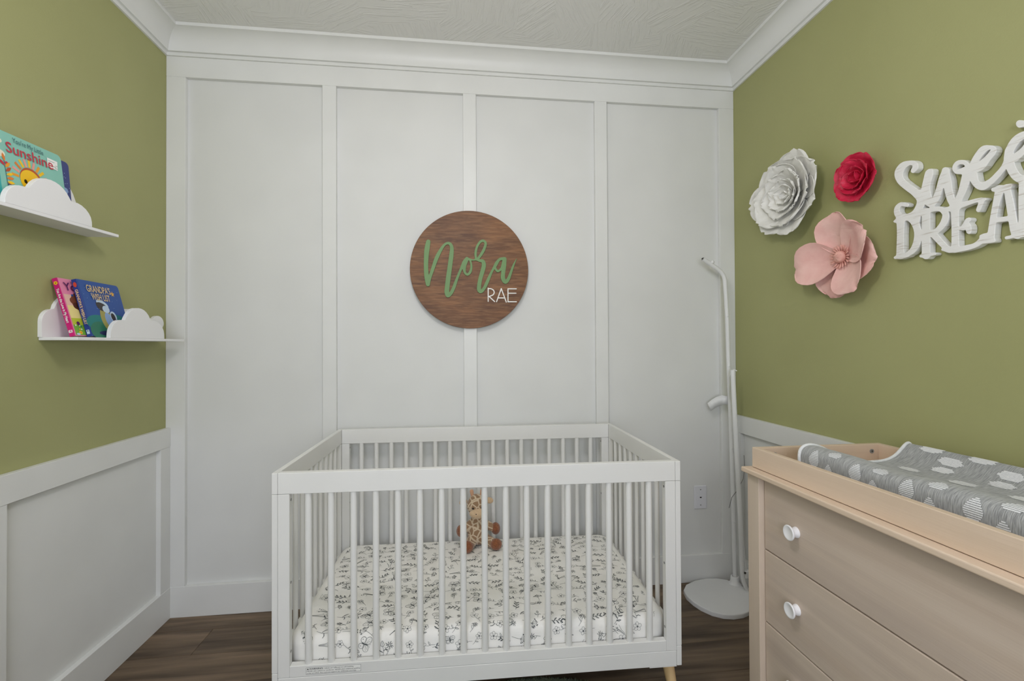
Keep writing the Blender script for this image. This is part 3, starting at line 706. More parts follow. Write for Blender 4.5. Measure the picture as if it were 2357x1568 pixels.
SWEET = [[(-1.3901,1.8767),(-1.3873,1.8758),(-1.3858,1.8734),(-1.3814,1.8482),(-1.3806,1.8464),(-1.3789,1.8457),(-1.3764,1.8463),(-1.3705,1.8486),(-1.3655,1.8512),(-1.3595,1.855),(-1.3543,1.8595),(-1.3392,1.8758),(-1.3342,1.88),(-1.3288,1.8836),(-1.3243,1.8863),(-1.3216,1.887),(-1.3197,1.8867),(-1.3182,1.8859),(-1.3164,1.8834),(-1.3157,1.8804),(-1.3163,1.8757),(-1.318,1.8716),(-1.3195,1.8693),(-1.3213,1.8673),(-1.324,1.8654),(-1.3313,1.8638),(-1.3349,1.8622),(-1.3384,1.8595),(-1.3542,1.8451),(-1.367,1.8366),(-1.3762,1.8318),(-1.3771,1.8312),(-1.3779,1.8297),(-1.378,1.8276),(-1.3711,1.784),(-1.3693,1.7752),(-1.3674,1.7696),(-1.3641,1.7624),(-1.3611,1.7571),(-1.357,1.7512),(-1.3517,1.7446),(-1.3476,1.7403),(-1.344,1.7375),(-1.3404,1.7356),(-1.3369,1.7346),(-1.3333,1.7351),(-1.3288,1.7369),(-1.3252,1.7402),(-1.3228,1.7434),(-1.3196,1.7501),(-1.3157,1.7604),(-1.3129,1.7693),(-1.3114,1.7766),(-1.3116,1.7776),(-1.3128,1.778),(-1.3156,1.7777),(-1.3183,1.7783),(-1.3349,1.7913),(-1.3412,1.7975),(-1.3454,1.8023),(-1.3482,1.8065),(-1.3513,1.8128),(-1.3533,1.8184),(-1.3544,1.8233),(-1.3545,1.8275),(-1.3536,1.8333),(-1.3515,1.8389),(-1.349,1.8429),(-1.3463,1.8462),(-1.3419,1.8497),(-1.3383,1.8513),(-1.3339,1.8524),(-1.3284,1.8527),(-1.323,1.8523),(-1.3165,1.8507),(-1.312,1.8487),(-1.3078,1.8461),(-1.3042,1.8431),(-1.2984,1.8357),(-1.2897,1.8202),(-1.2887,1.816),(-1.2867,1.801),(-1.2861,1.7921),(-1.2835,1.7852),(-1.2811,1.7804),(-1.2776,1.776),(-1.2734,1.7716),(-1.2574,1.7582),(-1.25,1.7537),(-1.2406,1.7511),(-1.2365,1.7507),(-1.2323,1.7513),(-1.229,1.753),(-1.2258,1.7565),(-1.2241,1.7607),(-1.2228,1.7659),(-1.2205,1.7834),(-1.2317,1.7847),(-1.2356,1.7861),(-1.2393,1.7882),(-1.2447,1.7932),(-1.253,1.804),(-1.2656,1.8164),(-1.2693,1.8229),(-1.2702,1.8283),(-1.27,1.8307),(-1.2689,1.8346),(-1.2675,1.8375),(-1.2653,1.8406),(-1.2623,1.8434),(-1.2583,1.8461),(-1.2451,1.8529),(-1.2389,1.8546),(-1.2357,1.8547),(-1.2318,1.8539),(-1.2283,1.8522),(-1.2238,1.8489),(-1.2164,1.8412),(-1.2098,1.8326),(-1.2064,1.8271),(-1.2019,1.8181),(-1.2008,1.8175),(-1.1997,1.818),(-1.1986,1.8192),(-1.1943,1.8253),(-1.1899,1.8302),(-1.1865,1.8329),(-1.182,1.8355),(-1.1764,1.8377),(-1.1707,1.8391),(-1.1649,1.8389),(-1.1614,1.8375),(-1.1565,1.8333),(-1.153,1.8272),(-1.1523,1.8212),(-1.1528,1.8172),(-1.154,1.813),(-1.157,1.8069),(-1.1609,1.802),(-1.1655,1.7986),(-1.1758,1.7943),(-1.1781,1.793),(-1.1791,1.7914),(-1.1792,1.7901),(-1.1727,1.7628),(-1.1677,1.7459),(-1.1635,1.7356),(-1.16,1.7291),(-1.1588,1.7283),(-1.1559,1.7385),(-1.1524,1.756),(-1.1499,1.7844),(-1.1483,1.7938),(-1.1449,1.8089),(-1.1442,1.8179),(-1.1423,1.8237),(-1.1387,1.8286),(-1.1339,1.8321),(-1.1291,1.8333),(-1.1254,1.8325),(-1.1227,1.8298),(-1.1203,1.8218),(-1.1152,1.8121),(-1.1124,1.8054),(-1.1056,1.7819),(-1.0998,1.7657),(-1.0956,1.7566),(-1.0917,1.7505),(-1.0904,1.7523),(-1.0875,1.7645),(-1.0851,1.7797),(-1.0849,1.7863),(-1.0856,1.7926),(-1.0873,1.7999),(-1.0958,1.823),(-1.096,1.8347),(-1.0956,1.8374),(-1.0942,1.8403),(-1.0929,1.8418),(-1.0904,1.8439),(-1.0831,1.8461),(-1.08,1.846),(-1.0761,1.8449),(-1.0722,1.8422),(-1.07,1.8391),(-1.0679,1.8332),(-1.0563,1.7906),(-1.0554,1.7894),(-1.0486,1.7903),(-1.0459,1.7922),(-1.0365,1.8026),(-1.02,1.8192),(-1.0031,1.8383),(-0.9976,1.8464),(-0.9958,1.8512),(-0.9952,1.8556),(-0.9953,1.8597),(-0.9964,1.8649),(-0.9986,1.8696),(-1.0025,1.8751),(-1.0057,1.8781),(-1.0094,1.8801),(-1.0137,1.8815),(-1.018,1.8821),(-1.0208,1.8818),(-1.0236,1.8807),(-1.0264,1.8786),(-1.028,1.8764),(-1.0277,1.8725),(-1.0221,1.8636),(-1.0224,1.8594),(-1.0243,1.856),(-1.0274,1.8531),(-1.0316,1.8515),(-1.0344,1.8519),(-1.0398,1.8543),(-1.0449,1.8578),(-1.0469,1.8606),(-1.0478,1.8634),(-1.048,1.8714),(-1.0457,1.8791),(-1.0423,1.8845),(-1.0379,1.8889),(-1.0321,1.8927),(-1.0266,1.8954),(-1.0182,1.8983),(-1.0054,1.9016),(-0.9967,1.9027),(-0.9879,1.9016),(-0.9812,1.8986),(-0.9744,1.8937),(-0.9692,1.8876),(-0.9666,1.883),(-0.965,1.8779),(-0.9643,1.8696),(-0.9653,1.8622),(-0.9679,1.8533),(-0.9737,1.8406),(-0.9808,1.8299),(-0.9871,1.8221),(-1.0026,1.8047),(-1.0195,1.7871),(-1.0252,1.7806),(-1.0373,1.7641),(-1.04,1.7595),(-1.0414,1.7551),(-1.0407,1.7486),(-1.0386,1.7424),(-1.0356,1.7369),(-1.0321,1.7322),(-1.0285,1.7286),(-1.0247,1.7261),(-1.0201,1.7244),(-1.0144,1.7233),(-1.0101,1.723),(-1.0044,1.7235),(-0.9987,1.7249),(-0.9929,1.7271),(-0.99,1.7287),(-0.9867,1.7314),(-0.9837,1.7351),(-0.9822,1.7383),(-0.9816,1.7441),(-0.9823,1.7481),(-0.9845,1.7516),(-0.9874,1.7541),(-0.9903,1.7534),(-1.0076,1.7455),(-1.0107,1.7453),(-1.0138,1.7471),(-1.0147,1.7509),(-1.0139,1.754),(-1.0128,1.7557),(-1.0106,1.7578),(-1.0006,1.7642),(-0.992,1.7674),(-0.9861,1.7687),(-0.9802,1.7684),(-0.9757,1.7671),(-0.9697,1.7639),(-0.9654,1.7601),(-0.9625,1.7553),(-0.9609,1.7501),(-0.9603,1.7431),(-0.9612,1.7358),(-0.9634,1.7295),(-0.9677,1.7212),(-0.9678,1.7198),(-0.9676,1.7184),(-0.9656,1.7161),(-0.959,1.7122),(-0.9584,1.7095),(-0.9601,1.7063),(-0.9629,1.7045),(-0.9674,1.7027),(-0.9698,1.6995),(-0.9705,1.6824),(-0.9705,1.6584),(-0.9674,1.5941),(-0.9654,1.5903),(-0.9597,1.5885),(-0.9585,1.5873),(-0.9578,1.5846),(-0.9582,1.583),(-0.9597,1.5807),(-0.9627,1.5788),(-0.9702,1.578),(-0.9791,1.5751),(-0.985,1.5747),(-0.9967,1.5764),(-1.0096,1.5772),(-1.0125,1.5783),(-1.0167,1.5809),(-1.0252,1.5835),(-1.0294,1.5855),(-1.0378,1.5919),(-1.0451,1.6006),(-1.0492,1.6078),(-1.0545,1.621),(-1.0555,1.6185),(-1.0558,1.6144),(-1.0553,1.5811),(-1.0539,1.5784),(-1.0496,1.5769),(-1.0477,1.5746),(-1.0476,1.5719),(-1.0495,1.5689),(-1.0511,1.5677),(-1.0565,1.5662),(-1.0644,1.5602),(-1.067,1.5591),(-1.071,1.5584),(-1.0736,1.5585),(-1.0771,1.5597),(-1.0828,1.5649),(-1.085,1.5661),(-1.0969,1.5661),(-1.0995,1.5666),(-1.1007,1.5679),(-1.1014,1.5695),(-1.101,1.5721),(-1.0996,1.5743),(-1.097,1.5758),(-1.0855,1.5766),(-1.0843,1.5774),(-1.0831,1.5796),(-1.0834,1.6241),(-1.0836,1.6255),(-1.0849,1.6263),(-1.0862,1.6259),(-1.0887,1.6236),(-1.1035,1.604),(-1.1172,1.5869),(-1.1182,1.5841),(-1.1166,1.5806),(-1.1166,1.5793),(-1.1182,1.5764),(-1.1257,1.5729),(-1.1329,1.5684),(-1.1401,1.565),(-1.1496,1.5642),(-1.1601,1.562),(-1.1682,1.5625),(-1.1864,1.5624),(-1.2008,1.5636),(-1.2118,1.5654),(-1.2215,1.5686),(-1.23,1.573),(-1.2321,1.5736),(-1.2363,1.5726),(-1.2527,1.5709),(-1.2608,1.571),(-1.2633,1.5725),(-1.2644,1.5757),(-1.264,1.5781),(-1.2621,1.5832),(-1.2619,1.5855),(-1.2655,1.6215),(-1.2665,1.6239),(-1.2675,1.6247),(-1.2695,1.6249),(-1.2919,1.6225),(-1.2938,1.6221),(-1.2952,1.6206),(-1.2957,1.6186),(-1.2983,1.5962),(-1.3011,1.5843),(-1.3008,1.5833),(-1.2996,1.5824),(-1.2895,1.5822),(-1.2875,1.5816),(-1.2863,1.5799),(-1.2861,1.5777),(-1.2868,1.5752),(-1.2884,1.5733),(-1.2903,1.5725),(-1.3055,1.5727),(-1.3074,1.5721),(-1.3129,1.5687),(-1.3157,1.5679),(-1.3184,1.5682),(-1.3231,1.5705),(-1.3285,1.5701),(-1.3312,1.5705),(-1.333,1.5714),(-1.3348,1.5732),(-1.3358,1.575),(-1.3364,1.5781),(-1.3355,1.6154),(-1.3353,1.6493),(-1.3357,1.6688),(-1.3361,1.6719),(-1.337,1.6722),(-1.3387,1.6688),(-1.3512,1.637),(-1.3543,1.6275),(-1.3557,1.6253),(-1.3575,1.6236),(-1.3609,1.6221),(-1.3626,1.6222),(-1.3643,1.6229),(-1.3658,1.6243),(-1.3668,1.6261),(-1.3684,1.6342),(-1.3743,1.6536),(-1.3775,1.6632),(-1.3784,1.6651),(-1.3793,1.6657),(-1.3801,1.6623),(-1.3816,1.6345),(-1.3846,1.5897),(-1.3844,1.5876),(-1.3839,1.5867),(-1.3807,1.5856),(-1.3794,1.5837),(-1.3792,1.5816),(-1.3795,1.5805),(-1.38,1.5793),(-1.3814,1.5777),(-1.3831,1.577),(-1.3872,1.5766),(-1.3937,1.5736),(-1.3969,1.5734),(-1.3994,1.5744),(-1.4034,1.577),(-1.409,1.5778),(-1.4103,1.58),(-1.4103,1.5841),(-1.4107,1.585),(-1.4146,1.5872),(-1.4185,1.5878),(-1.4255,1.5868),(-1.4286,1.5868),(-1.4334,1.5881),(-1.4362,1.5897),(-1.4392,1.5925),(-1.443,1.5974),(-1.4464,1.6035),(-1.4482,1.6079),(-1.4495,1.6125),(-1.4501,1.6173),(-1.4501,1.6222),(-1.4497,1.6263),(-1.4487,1.6316),(-1.4464,1.6392),(-1.4413,1.6519),(-1.4386,1.6567),(-1.4363,1.6603),(-1.4269,1.6727),(-1.4241,1.6777),(-1.4224,1.6824),(-1.4209,1.688),(-1.42,1.6934),(-1.4199,1.6975),(-1.4211,1.7021),(-1.4226,1.7047),(-1.4239,1.706),(-1.4254,1.7068),(-1.427,1.7069),(-1.43,1.7052),(-1.4317,1.7033),(-1.4327,1.7009),(-1.4341,1.6954),(-1.4362,1.6846),(-1.4371,1.6823),(-1.4388,1.6799),(-1.4403,1.6787),(-1.4418,1.6782),(-1.4433,1.6783),(-1.4448,1.6792),(-1.4456,1.6803),(-1.4462,1.6821),(-1.4463,1.684),(-1.4446,1.6956),(-1.4429,1.7032),(-1.4415,1.7077),(-1.4403,1.7102),(-1.4377,1.7141),(-1.4347,1.7172),(-1.4325,1.719),(-1.4279,1.7217),(-1.4263,1.7235),(-1.4257,1.7261),(-1.4237,1.7418),(-1.4232,1.7481),(-1.4221,1.7511),(-1.4206,1.7531),(-1.4182,1.7544),(-1.4167,1.7542),(-1.4159,1.7536),(-1.4144,1.7516),(-1.4121,1.7464),(-1.4086,1.7416),(-1.4019,1.736),(-1.3989,1.7342),(-1.3965,1.7334),(-1.3949,1.7335),(-1.3932,1.7343),(-1.392,1.7357),(-1.3908,1.7377),(-1.3881,1.7455),(-1.3876,1.752),(-1.3875,1.7625),(-1.388,1.7717),(-1.39,1.7824),(-1.3941,1.7942),(-1.3941,1.7973),(-1.3925,1.8043),(-1.3925,1.8064),(-1.3962,1.8277),(-1.397,1.8293),(-1.3988,1.8306),(-1.4153,1.8359),(-1.4247,1.8398),(-1.4257,1.8414),(-1.4258,1.8444),(-1.4249,1.8469),(-1.4241,1.8481),(-1.4225,1.8495),(-1.421,1.8501),(-1.3995,1.847),(-1.3987,1.8477),(-1.3984,1.8495),(-1.3995,1.8635),(-1.3988,1.868),(-1.3974,1.8711),(-1.395,1.8743),(-1.3926,1.8761)],
[(-1.3381,1.8316),(-1.339,1.8315),(-1.3399,1.8308),(-1.3383,1.826),(-1.335,1.8198),(-1.3306,1.814),(-1.3268,1.8102),(-1.3224,1.8069),(-1.3112,1.802),(-1.3103,1.802),(-1.3092,1.8031),(-1.3106,1.8092),(-1.3149,1.8163),(-1.3198,1.8226),(-1.3241,1.8267),(-1.3281,1.8294),(-1.3327,1.831)],
[(-1.2512,1.8363),(-1.2531,1.8361),(-1.2552,1.8346),(-1.2489,1.8277),(-1.2405,1.8211),(-1.2289,1.8149),(-1.2268,1.8142),(-1.226,1.8147),(-1.2262,1.8158),(-1.2292,1.8205),(-1.2348,1.8266),(-1.2438,1.8337),(-1.2479,1.8357)],
[(-1.1722,1.8248),(-1.1773,1.8239),(-1.183,1.8213),(-1.1852,1.8188),(-1.1872,1.8153),(-1.1874,1.814),(-1.1862,1.8132),(-1.1772,1.8128),(-1.168,1.8124),(-1.1669,1.8126),(-1.1657,1.8136),(-1.1651,1.8176),(-1.1658,1.8198),(-1.169,1.8236)],
[(-1.4149,1.7289),(-1.4156,1.7292),(-1.4164,1.7279),(-1.4167,1.7242),(-1.4163,1.7223),(-1.4152,1.7207),(-1.4115,1.7177),(-1.4091,1.7148),(-1.4063,1.7096),(-1.4053,1.7058),(-1.4047,1.7009),(-1.4048,1.6967),(-1.4059,1.6881),(-1.4072,1.6825),(-1.4094,1.6752),(-1.4114,1.6698),(-1.4132,1.666),(-1.417,1.6598),(-1.4258,1.6478),(-1.4286,1.6429),(-1.431,1.6371),(-1.4328,1.6315),(-1.4337,1.6272),(-1.4341,1.6231),(-1.4339,1.6201),(-1.433,1.6164),(-1.4302,1.6091),(-1.4273,1.6049),(-1.4241,1.6034),(-1.4218,1.6034),(-1.4195,1.6045),(-1.4187,1.6053),(-1.4173,1.6077),(-1.4147,1.6156),(-1.4134,1.6184),(-1.4111,1.6209),(-1.4087,1.6218),(-1.4063,1.6213),(-1.4047,1.6196),(-1.404,1.6176),(-1.404,1.6145),(-1.4074,1.6033),(-1.4076,1.6012),(-1.4068,1.5993),(-1.4037,1.5971),(-1.4028,1.597),(-1.4021,1.5975),(-1.4017,1.5987),(-1.4,1.6157),(-1.3985,1.642),(-1.397,1.6746),(-1.3958,1.7113),(-1.396,1.7144),(-1.3966,1.7152),(-1.4018,1.7164),(-1.4043,1.7178),(-1.4084,1.7213)],
[(-1.3698,1.7431),(-1.3709,1.7437),(-1.3718,1.7428),(-1.3742,1.7351),(-1.3782,1.7262),(-1.3785,1.7229),(-1.3777,1.7158),(-1.3662,1.6816),(-1.3596,1.6593),(-1.3588,1.6587),(-1.3579,1.6598),(-1.3559,1.6657),(-1.3424,1.709),(-1.3419,1.7125),(-1.3432,1.7142),(-1.3491,1.7178),(-1.3556,1.7238),(-1.3614,1.731)],
[(-1.2904,1.7655),(-1.2918,1.7658),(-1.2928,1.7644),(-1.2951,1.757),(-1.2982,1.7491),(-1.3018,1.741),(-1.3057,1.7341),(-1.3112,1.7265),(-1.3182,1.7196),(-1.3194,1.7175),(-1.3199,1.7157),(-1.3184,1.6709),(-1.3182,1.6212),(-1.3178,1.6157),(-1.3172,1.6124),(-1.3163,1.6148),(-1.3154,1.6196),(-1.3078,1.6764),(-1.3021,1.7084),(-1.3024,1.7106),(-1.3057,1.7139),(-1.3061,1.716),(-1.3058,1.7183),(-1.3043,1.7211),(-1.3018,1.7231),(-1.2913,1.7251),(-1.2845,1.7247),(-1.2748,1.7286),(-1.2708,1.7285),(-1.2638,1.726),(-1.2578,1.7261),(-1.256,1.725),(-1.255,1.723),(-1.255,1.7207),(-1.2559,1.718),(-1.2569,1.7166),(-1.2586,1.715),(-1.2626,1.7133),(-1.2632,1.7122),(-1.2632,1.7099),(-1.2516,1.6461),(-1.245,1.6052),(-1.2444,1.6036),(-1.2419,1.6026),(-1.2335,1.6026),(-1.2261,1.6008),(-1.225,1.6),(-1.2237,1.5979),(-1.2233,1.5921),(-1.2221,1.5899),(-1.2152,1.5842),(-1.2098,1.5813),(-1.2043,1.5799),(-1.2,1.5795),(-1.1719,1.5796),(-1.1698,1.5808),(-1.169,1.5835),(-1.1684,1.6256),(-1.1691,1.6273),(-1.1702,1.6279),(-1.1725,1.6276),(-1.1771,1.6257),(-1.1804,1.6248),(-1.1861,1.6249),(-1.1872,1.624),(-1.1899,1.6155),(-1.1915,1.613),(-1.1937,1.6111),(-1.1959,1.6101),(-1.1981,1.61),(-1.2012,1.6116),(-1.2028,1.6148),(-1.2036,1.6231),(-1.2035,1.6291),(-1.2019,1.6356),(-1.1983,1.6413),(-1.1979,1.6427),(-1.1986,1.6449),(-1.2017,1.6477),(-1.2025,1.6511),(-1.2014,1.655),(-1.1988,1.658),(-1.1955,1.6593),(-1.191,1.6588),(-1.1876,1.6569),(-1.1854,1.6545),(-1.1796,1.6445),(-1.176,1.6398),(-1.1749,1.6392),(-1.1727,1.639),(-1.1704,1.6398),(-1.1692,1.6407),(-1.1682,1.643),(-1.1681,1.6443),(-1.1694,1.6748),(-1.1702,1.6845),(-1.1714,1.6879),(-1.1729,1.6899),(-1.1745,1.6913),(-1.1769,1.6924),(-1.1959,1.6954),(-1.212,1.6965),(-1.2188,1.6966),(-1.221,1.6961),(-1.2219,1.6947),(-1.2219,1.6935),(-1.2161,1.6773),(-1.2159,1.675),(-1.2165,1.6725),(-1.2185,1.6694),(-1.2206,1.6678),(-1.2238,1.6672),(-1.2259,1.6683),(-1.2269,1.6695),(-1.2371,1.6924),(-1.2389,1.6944),(-1.242,1.6959),(-1.243,1.6977),(-1.2429,1.7001),(-1.2411,1.7031),(-1.239,1.7042),(-1.2296,1.7075),(-1.2158,1.7093),(-1.1816,1.71),(-1.1793,1.7105),(-1.1783,1.7117),(-1.1786,1.7141),(-1.1804,1.7184),(-1.1893,1.7352),(-1.1937,1.7447),(-1.2001,1.7645),(-1.2012,1.7644),(-1.2023,1.7628),(-1.2057,1.7551),(-1.2109,1.7461),(-1.2142,1.7414),(-1.2193,1.7355),(-1.2257,1.7305),(-1.2299,1.7283),(-1.2341,1.7271),(-1.2383,1.7268),(-1.2424,1.7274),(-1.2486,1.7298),(-1.2619,1.738),(-1.2732,1.7479),(-1.283,1.7575)],
[(-1.1249,1.7689),(-1.1258,1.7697),(-1.127,1.768),(-1.1343,1.7341),(-1.1374,1.724),(-1.1425,1.7126),(-1.1427,1.71),(-1.1421,1.7089),(-1.1408,1.7085),(-1.1323,1.708),(-1.1287,1.7083),(-1.1262,1.7091),(-1.1189,1.7143),(-1.1115,1.7174),(-1.1015,1.7194),(-1.0982,1.7207),(-1.0984,1.7219),(-1.1066,1.7298),(-1.113,1.7395),(-1.1161,1.7462),(-1.1233,1.7659)],
[(-1.285,1.7027),(-1.2852,1.7029),(-1.2862,1.7016),(-1.2868,1.6976),(-1.2935,1.6391),(-1.2931,1.6376),(-1.2911,1.6369),(-1.2776,1.6382),(-1.2697,1.6393),(-1.2687,1.6404),(-1.2684,1.6426),(-1.2715,1.6613),(-1.2749,1.6763),(-1.2804,1.6929),(-1.2832,1.7001)],
[(-1.0673,1.7352),(-1.068,1.7354),(-1.0693,1.7347),(-1.0745,1.729),(-1.0823,1.7228),(-1.0823,1.7214),(-1.0797,1.7216),(-1.0758,1.7228),(-1.0692,1.7245),(-1.0626,1.7243),(-1.0618,1.7249),(-1.0623,1.7274),(-1.0655,1.7331)],
[(-1.0974,1.7053),(-1.1076,1.7029),(-1.1113,1.7013),(-1.1138,1.6997),(-1.1162,1.6971),(-1.119,1.6927),(-1.1208,1.6884),(-1.1214,1.6857),(-1.1201,1.6784),(-1.1156,1.668),(-1.1103,1.6604),(-1.1031,1.6532),(-1.0991,1.6503),(-1.0955,1.6491),(-1.0852,1.6506),(-1.0842,1.6514),(-1.0837,1.6528),(-1.0843,1.7025),(-1.0858,1.7047),(-1.0876,1.7055)],
[(-1.1397,1.692),(-1.1417,1.6923),(-1.1449,1.6905),(-1.1458,1.689),(-1.1464,1.685),(-1.1473,1.6609),(-1.1477,1.6307),(-1.1474,1.6082),(-1.1464,1.5871),(-1.1452,1.5848),(-1.1439,1.5848),(-1.1404,1.586),(-1.138,1.5876),(-1.1274,1.6025),(-1.1089,1.6286),(-1.1075,1.6315),(-1.1077,1.6327),(-1.1086,1.6338),(-1.1192,1.6399),(-1.1278,1.647),(-1.1328,1.6529),(-1.1363,1.6588),(-1.1396,1.6668),(-1.1413,1.6751),(-1.1412,1.6827),(-1.1393,1.6908)],
[(-1.054,1.7017),(-1.0556,1.7019),(-1.0569,1.701),(-1.0574,1.6981),(-1.0564,1.661),(-1.0561,1.6597),(-1.055,1.6587),(-1.0541,1.6615),(-1.0484,1.6791),(-1.048,1.6819),(-1.05,1.6867),(-1.0528,1.6992)],
[(-1.0036,1.7004),(-1.007,1.7001),(-1.0112,1.6973),(-1.0163,1.6915),(-1.0208,1.6849),(-1.0242,1.6785),(-1.0272,1.671),(-1.0293,1.6636),(-1.031,1.6537),(-1.0312,1.6469),(-1.0306,1.6389),(-1.0292,1.6311),(-1.0269,1.6221),(-1.0244,1.6158),(-1.0212,1.6096),(-1.0178,1.6049),(-1.0142,1.6011),(-1.0084,1.5971),(-1.0012,1.5944),(-0.9984,1.5942),(-0.9969,1.5949),(-0.9955,1.597),(-0.9953,1.5984),(-0.9955,1.6525),(-0.998,1.6908),(-0.9989,1.6975),(-1.0012,1.6996)]]

# ================================================================== PLUSH GIRAFFE
gz = MZ1 + 0.0005
gi = thing('plush_giraffe', 'plush toy giraffe with brown hooves sitting on the crib mattress', 'soft toy', (1.474, -0.170, gz), Matrix.Rotation(0.06, 3, 'Z'))
def ellipsoid(bm, c, r, rot=None, u=16, v=10):
    M = Matrix.Translation(c)
    if rot is not None: M = M @ rot.to_4x4()
    bmesh.ops.create_uvsphere(bm, u_segments=u, v_segments=v, radius=1.0, matrix=M @ Matrix.Diagonal((r[0], r[1], r[2], 1)))
def limb(bm, pts, rs): 
    P = [Vector(p) for p in pts]
    for a, b_, ra, rb in zip(P[:-1], P[1:], rs[:-1], rs[1:]):
        n = 7
        for k in range(n + 1):
            tt = k / n; r = ra + (rb - ra) * tt
            ellipsoid(bm, a.lerp(b_, tt), (r, r, r), u=12, v=8)
bm = bmesh.new()
ellipsoid(bm, (0, 0.004, 0.060), (0.050, 0.044, 0.060)); ellipsoid(bm, (0, 0.004, 0.098), (0.036, 0.034, 0.040))
limb(bm, [(0, 0.004, 0.11), (-0.004, 0.0, 0.165)], [0.031, 0.030])
ellipsoid(bm, (-0.006, -0.006, 0.190), (0.047, 0.044, 0.046)); ellipsoid(bm, (-0.006, -0.004, 0.214), (0.036, 0.034, 0.030))
limb(bm, [(-0.028, -0.004, 0.106), (-0.066, -0.012, 0.083)], [0.021, 0.019]); limb(bm, [(0.028, -0.004, 0.106), (0.068, -0.012, 0.083)], [0.021, 0.019])
limb(bm, [(-0.026, -0.010, 0.032), (-0.050, -0.066, 0.026)], [0.029, 0.023]); limb(bm, [(0.028, -0.010, 0.032), (0.068, -0.060, 0.026)], [0.029, 0.023])
tmp = finish('body', bm, 'giraffe_plush', gi, True)
md = tmp.modifiers.new('r', 'REMESH'); md.mode = 'VOXEL'; md.voxel_size = 0.0042; md.use_smooth_shade = True
sm = tmp.modifiers.new('s', 'SMOOTH'); sm.iterations = 6; sm.factor = 0.5
dg = bpy.context.evaluated_depsgraph_get(); dg.update()
me = bpy.data.meshes.new_from_object(tmp.evaluated_get(dg)); tmp.modifiers.clear(); tmp.data = me
if not me.materials: me.materials.append(MATS['giraffe_plush'])
def ball(name, c, r, m, rot=None, par=gi):
    bm = bmesh.new(); ellipsoid(bm, c, r, rot); return finish(name, bm, m, par, True)
ball('hoof', (-0.080, -0.014, 0.078), (0.022, 0.024, 0.028), 'plush_brown'); ball('hoof', (0.084, -0.014, 0.078), (0.022, 0.024, 0.028), 'plush_brown')
ball('hoof', (-0.056, -0.080, 0.0285), (0.028, 0.020, 0.028), 'plush_brown'); ball('hoof', (0.078, -0.074, 0.0275), (0.027, 0.020, 0.027), 'plush_brown')
ball('muzzle', (0.000, -0.046, 0.166), (0.044, 0.026, 0.023), 'plush_tan')
for s in (-1, 1):
    ball('nostril', (0.000 + s * 0.014, -0.0705, 0.171), (0.003, 0.002, 0.002), 'black')
    ball('eye', (-0.006 + s * 0.020, -0.046, 0.190), (0.0045, 0.003, 0.004), 'black')
    ball('ear', (-0.006 + s * 0.062, 0.000, 0.208), (0.020, 0.008, 0.015), 'plush_tan', Matrix.Rotation(s * 0.3, 3, 'Y'))
    bm = bmesh.new(); limb(bm, [(-0.003 + s * 0.021, 0, 0.230), (-0.003 + s * 0.025, 0, 0.256)], [0.007, 0.0095]); finish('horn', bm, 'plush_pink', gi, True)

# ================================================================== ROUND NAME SIGN
SC = Vector((1.4466, -0.0005, 1.6765)); SR = 0.3015
sg = thing('round_name_sign', 'round stained wood sign with green script name on the white wall', 'wall sign', SC, MB)
bm = bmesh.new(); lathe(bm, [(0, 0), (SR, 0), (SR, 0.0105), (SR - 0.0012, 0.012), (0, 0.012)], seg=96)
finish('board', bm, 'walnut', sg, True, 0.5)
def on_sign(loops): return [[(x - SC.x, z - SC.z) for x, z in lp] for lp in loops]
o = curve_solid('script_letters', on_sign(NORA), 0.0025, 0.0006, 'letter_green', sg, Matrix.Translation((0, 0, 0.0152))); o['label'] = 'green script letters reading Nora'
L_ = on_sign(RAE)
groups = []
for lp in sorted(L_, key=lambda l: -(max(p[0] for p in l) - min(p[0] for p in l)) * (max(p[1] for p in l) - min(p[1] for p in l))):
    b0, b1 = min(p[0] for p in lp), max(p[0] for p in lp)
    for g in groups:
        if b0 > g[0] - 0.001 and b1 < g[1] + 0.001: g[2].append(lp); break
    else: groups.append([b0, b1, [lp]])
for g in groups:
    curve_solid('small_letter', g[2], 0.0015, 0.0002, 'letter_white', sg, Matrix.Translation((0, 0, 0.0138)))

# ================================================================== SWEET DREAMS SIGN
q0 = Vector((W - 0.001, -1.20, 1.72))
sw = thing('sweet_dreams_sign', 'distressed white cut-out wooden sign reading Sweet Dreams on the green wall', 'wall sign', q0, MR)
curve_solid('lettering', [[(-(y - q0.y), z - q0.z) for y, z in lp] for lp in SWEET], 0.0092, 0.0014, 'distressed', sw, Matrix.Translation((0, 0, 0.0112)))

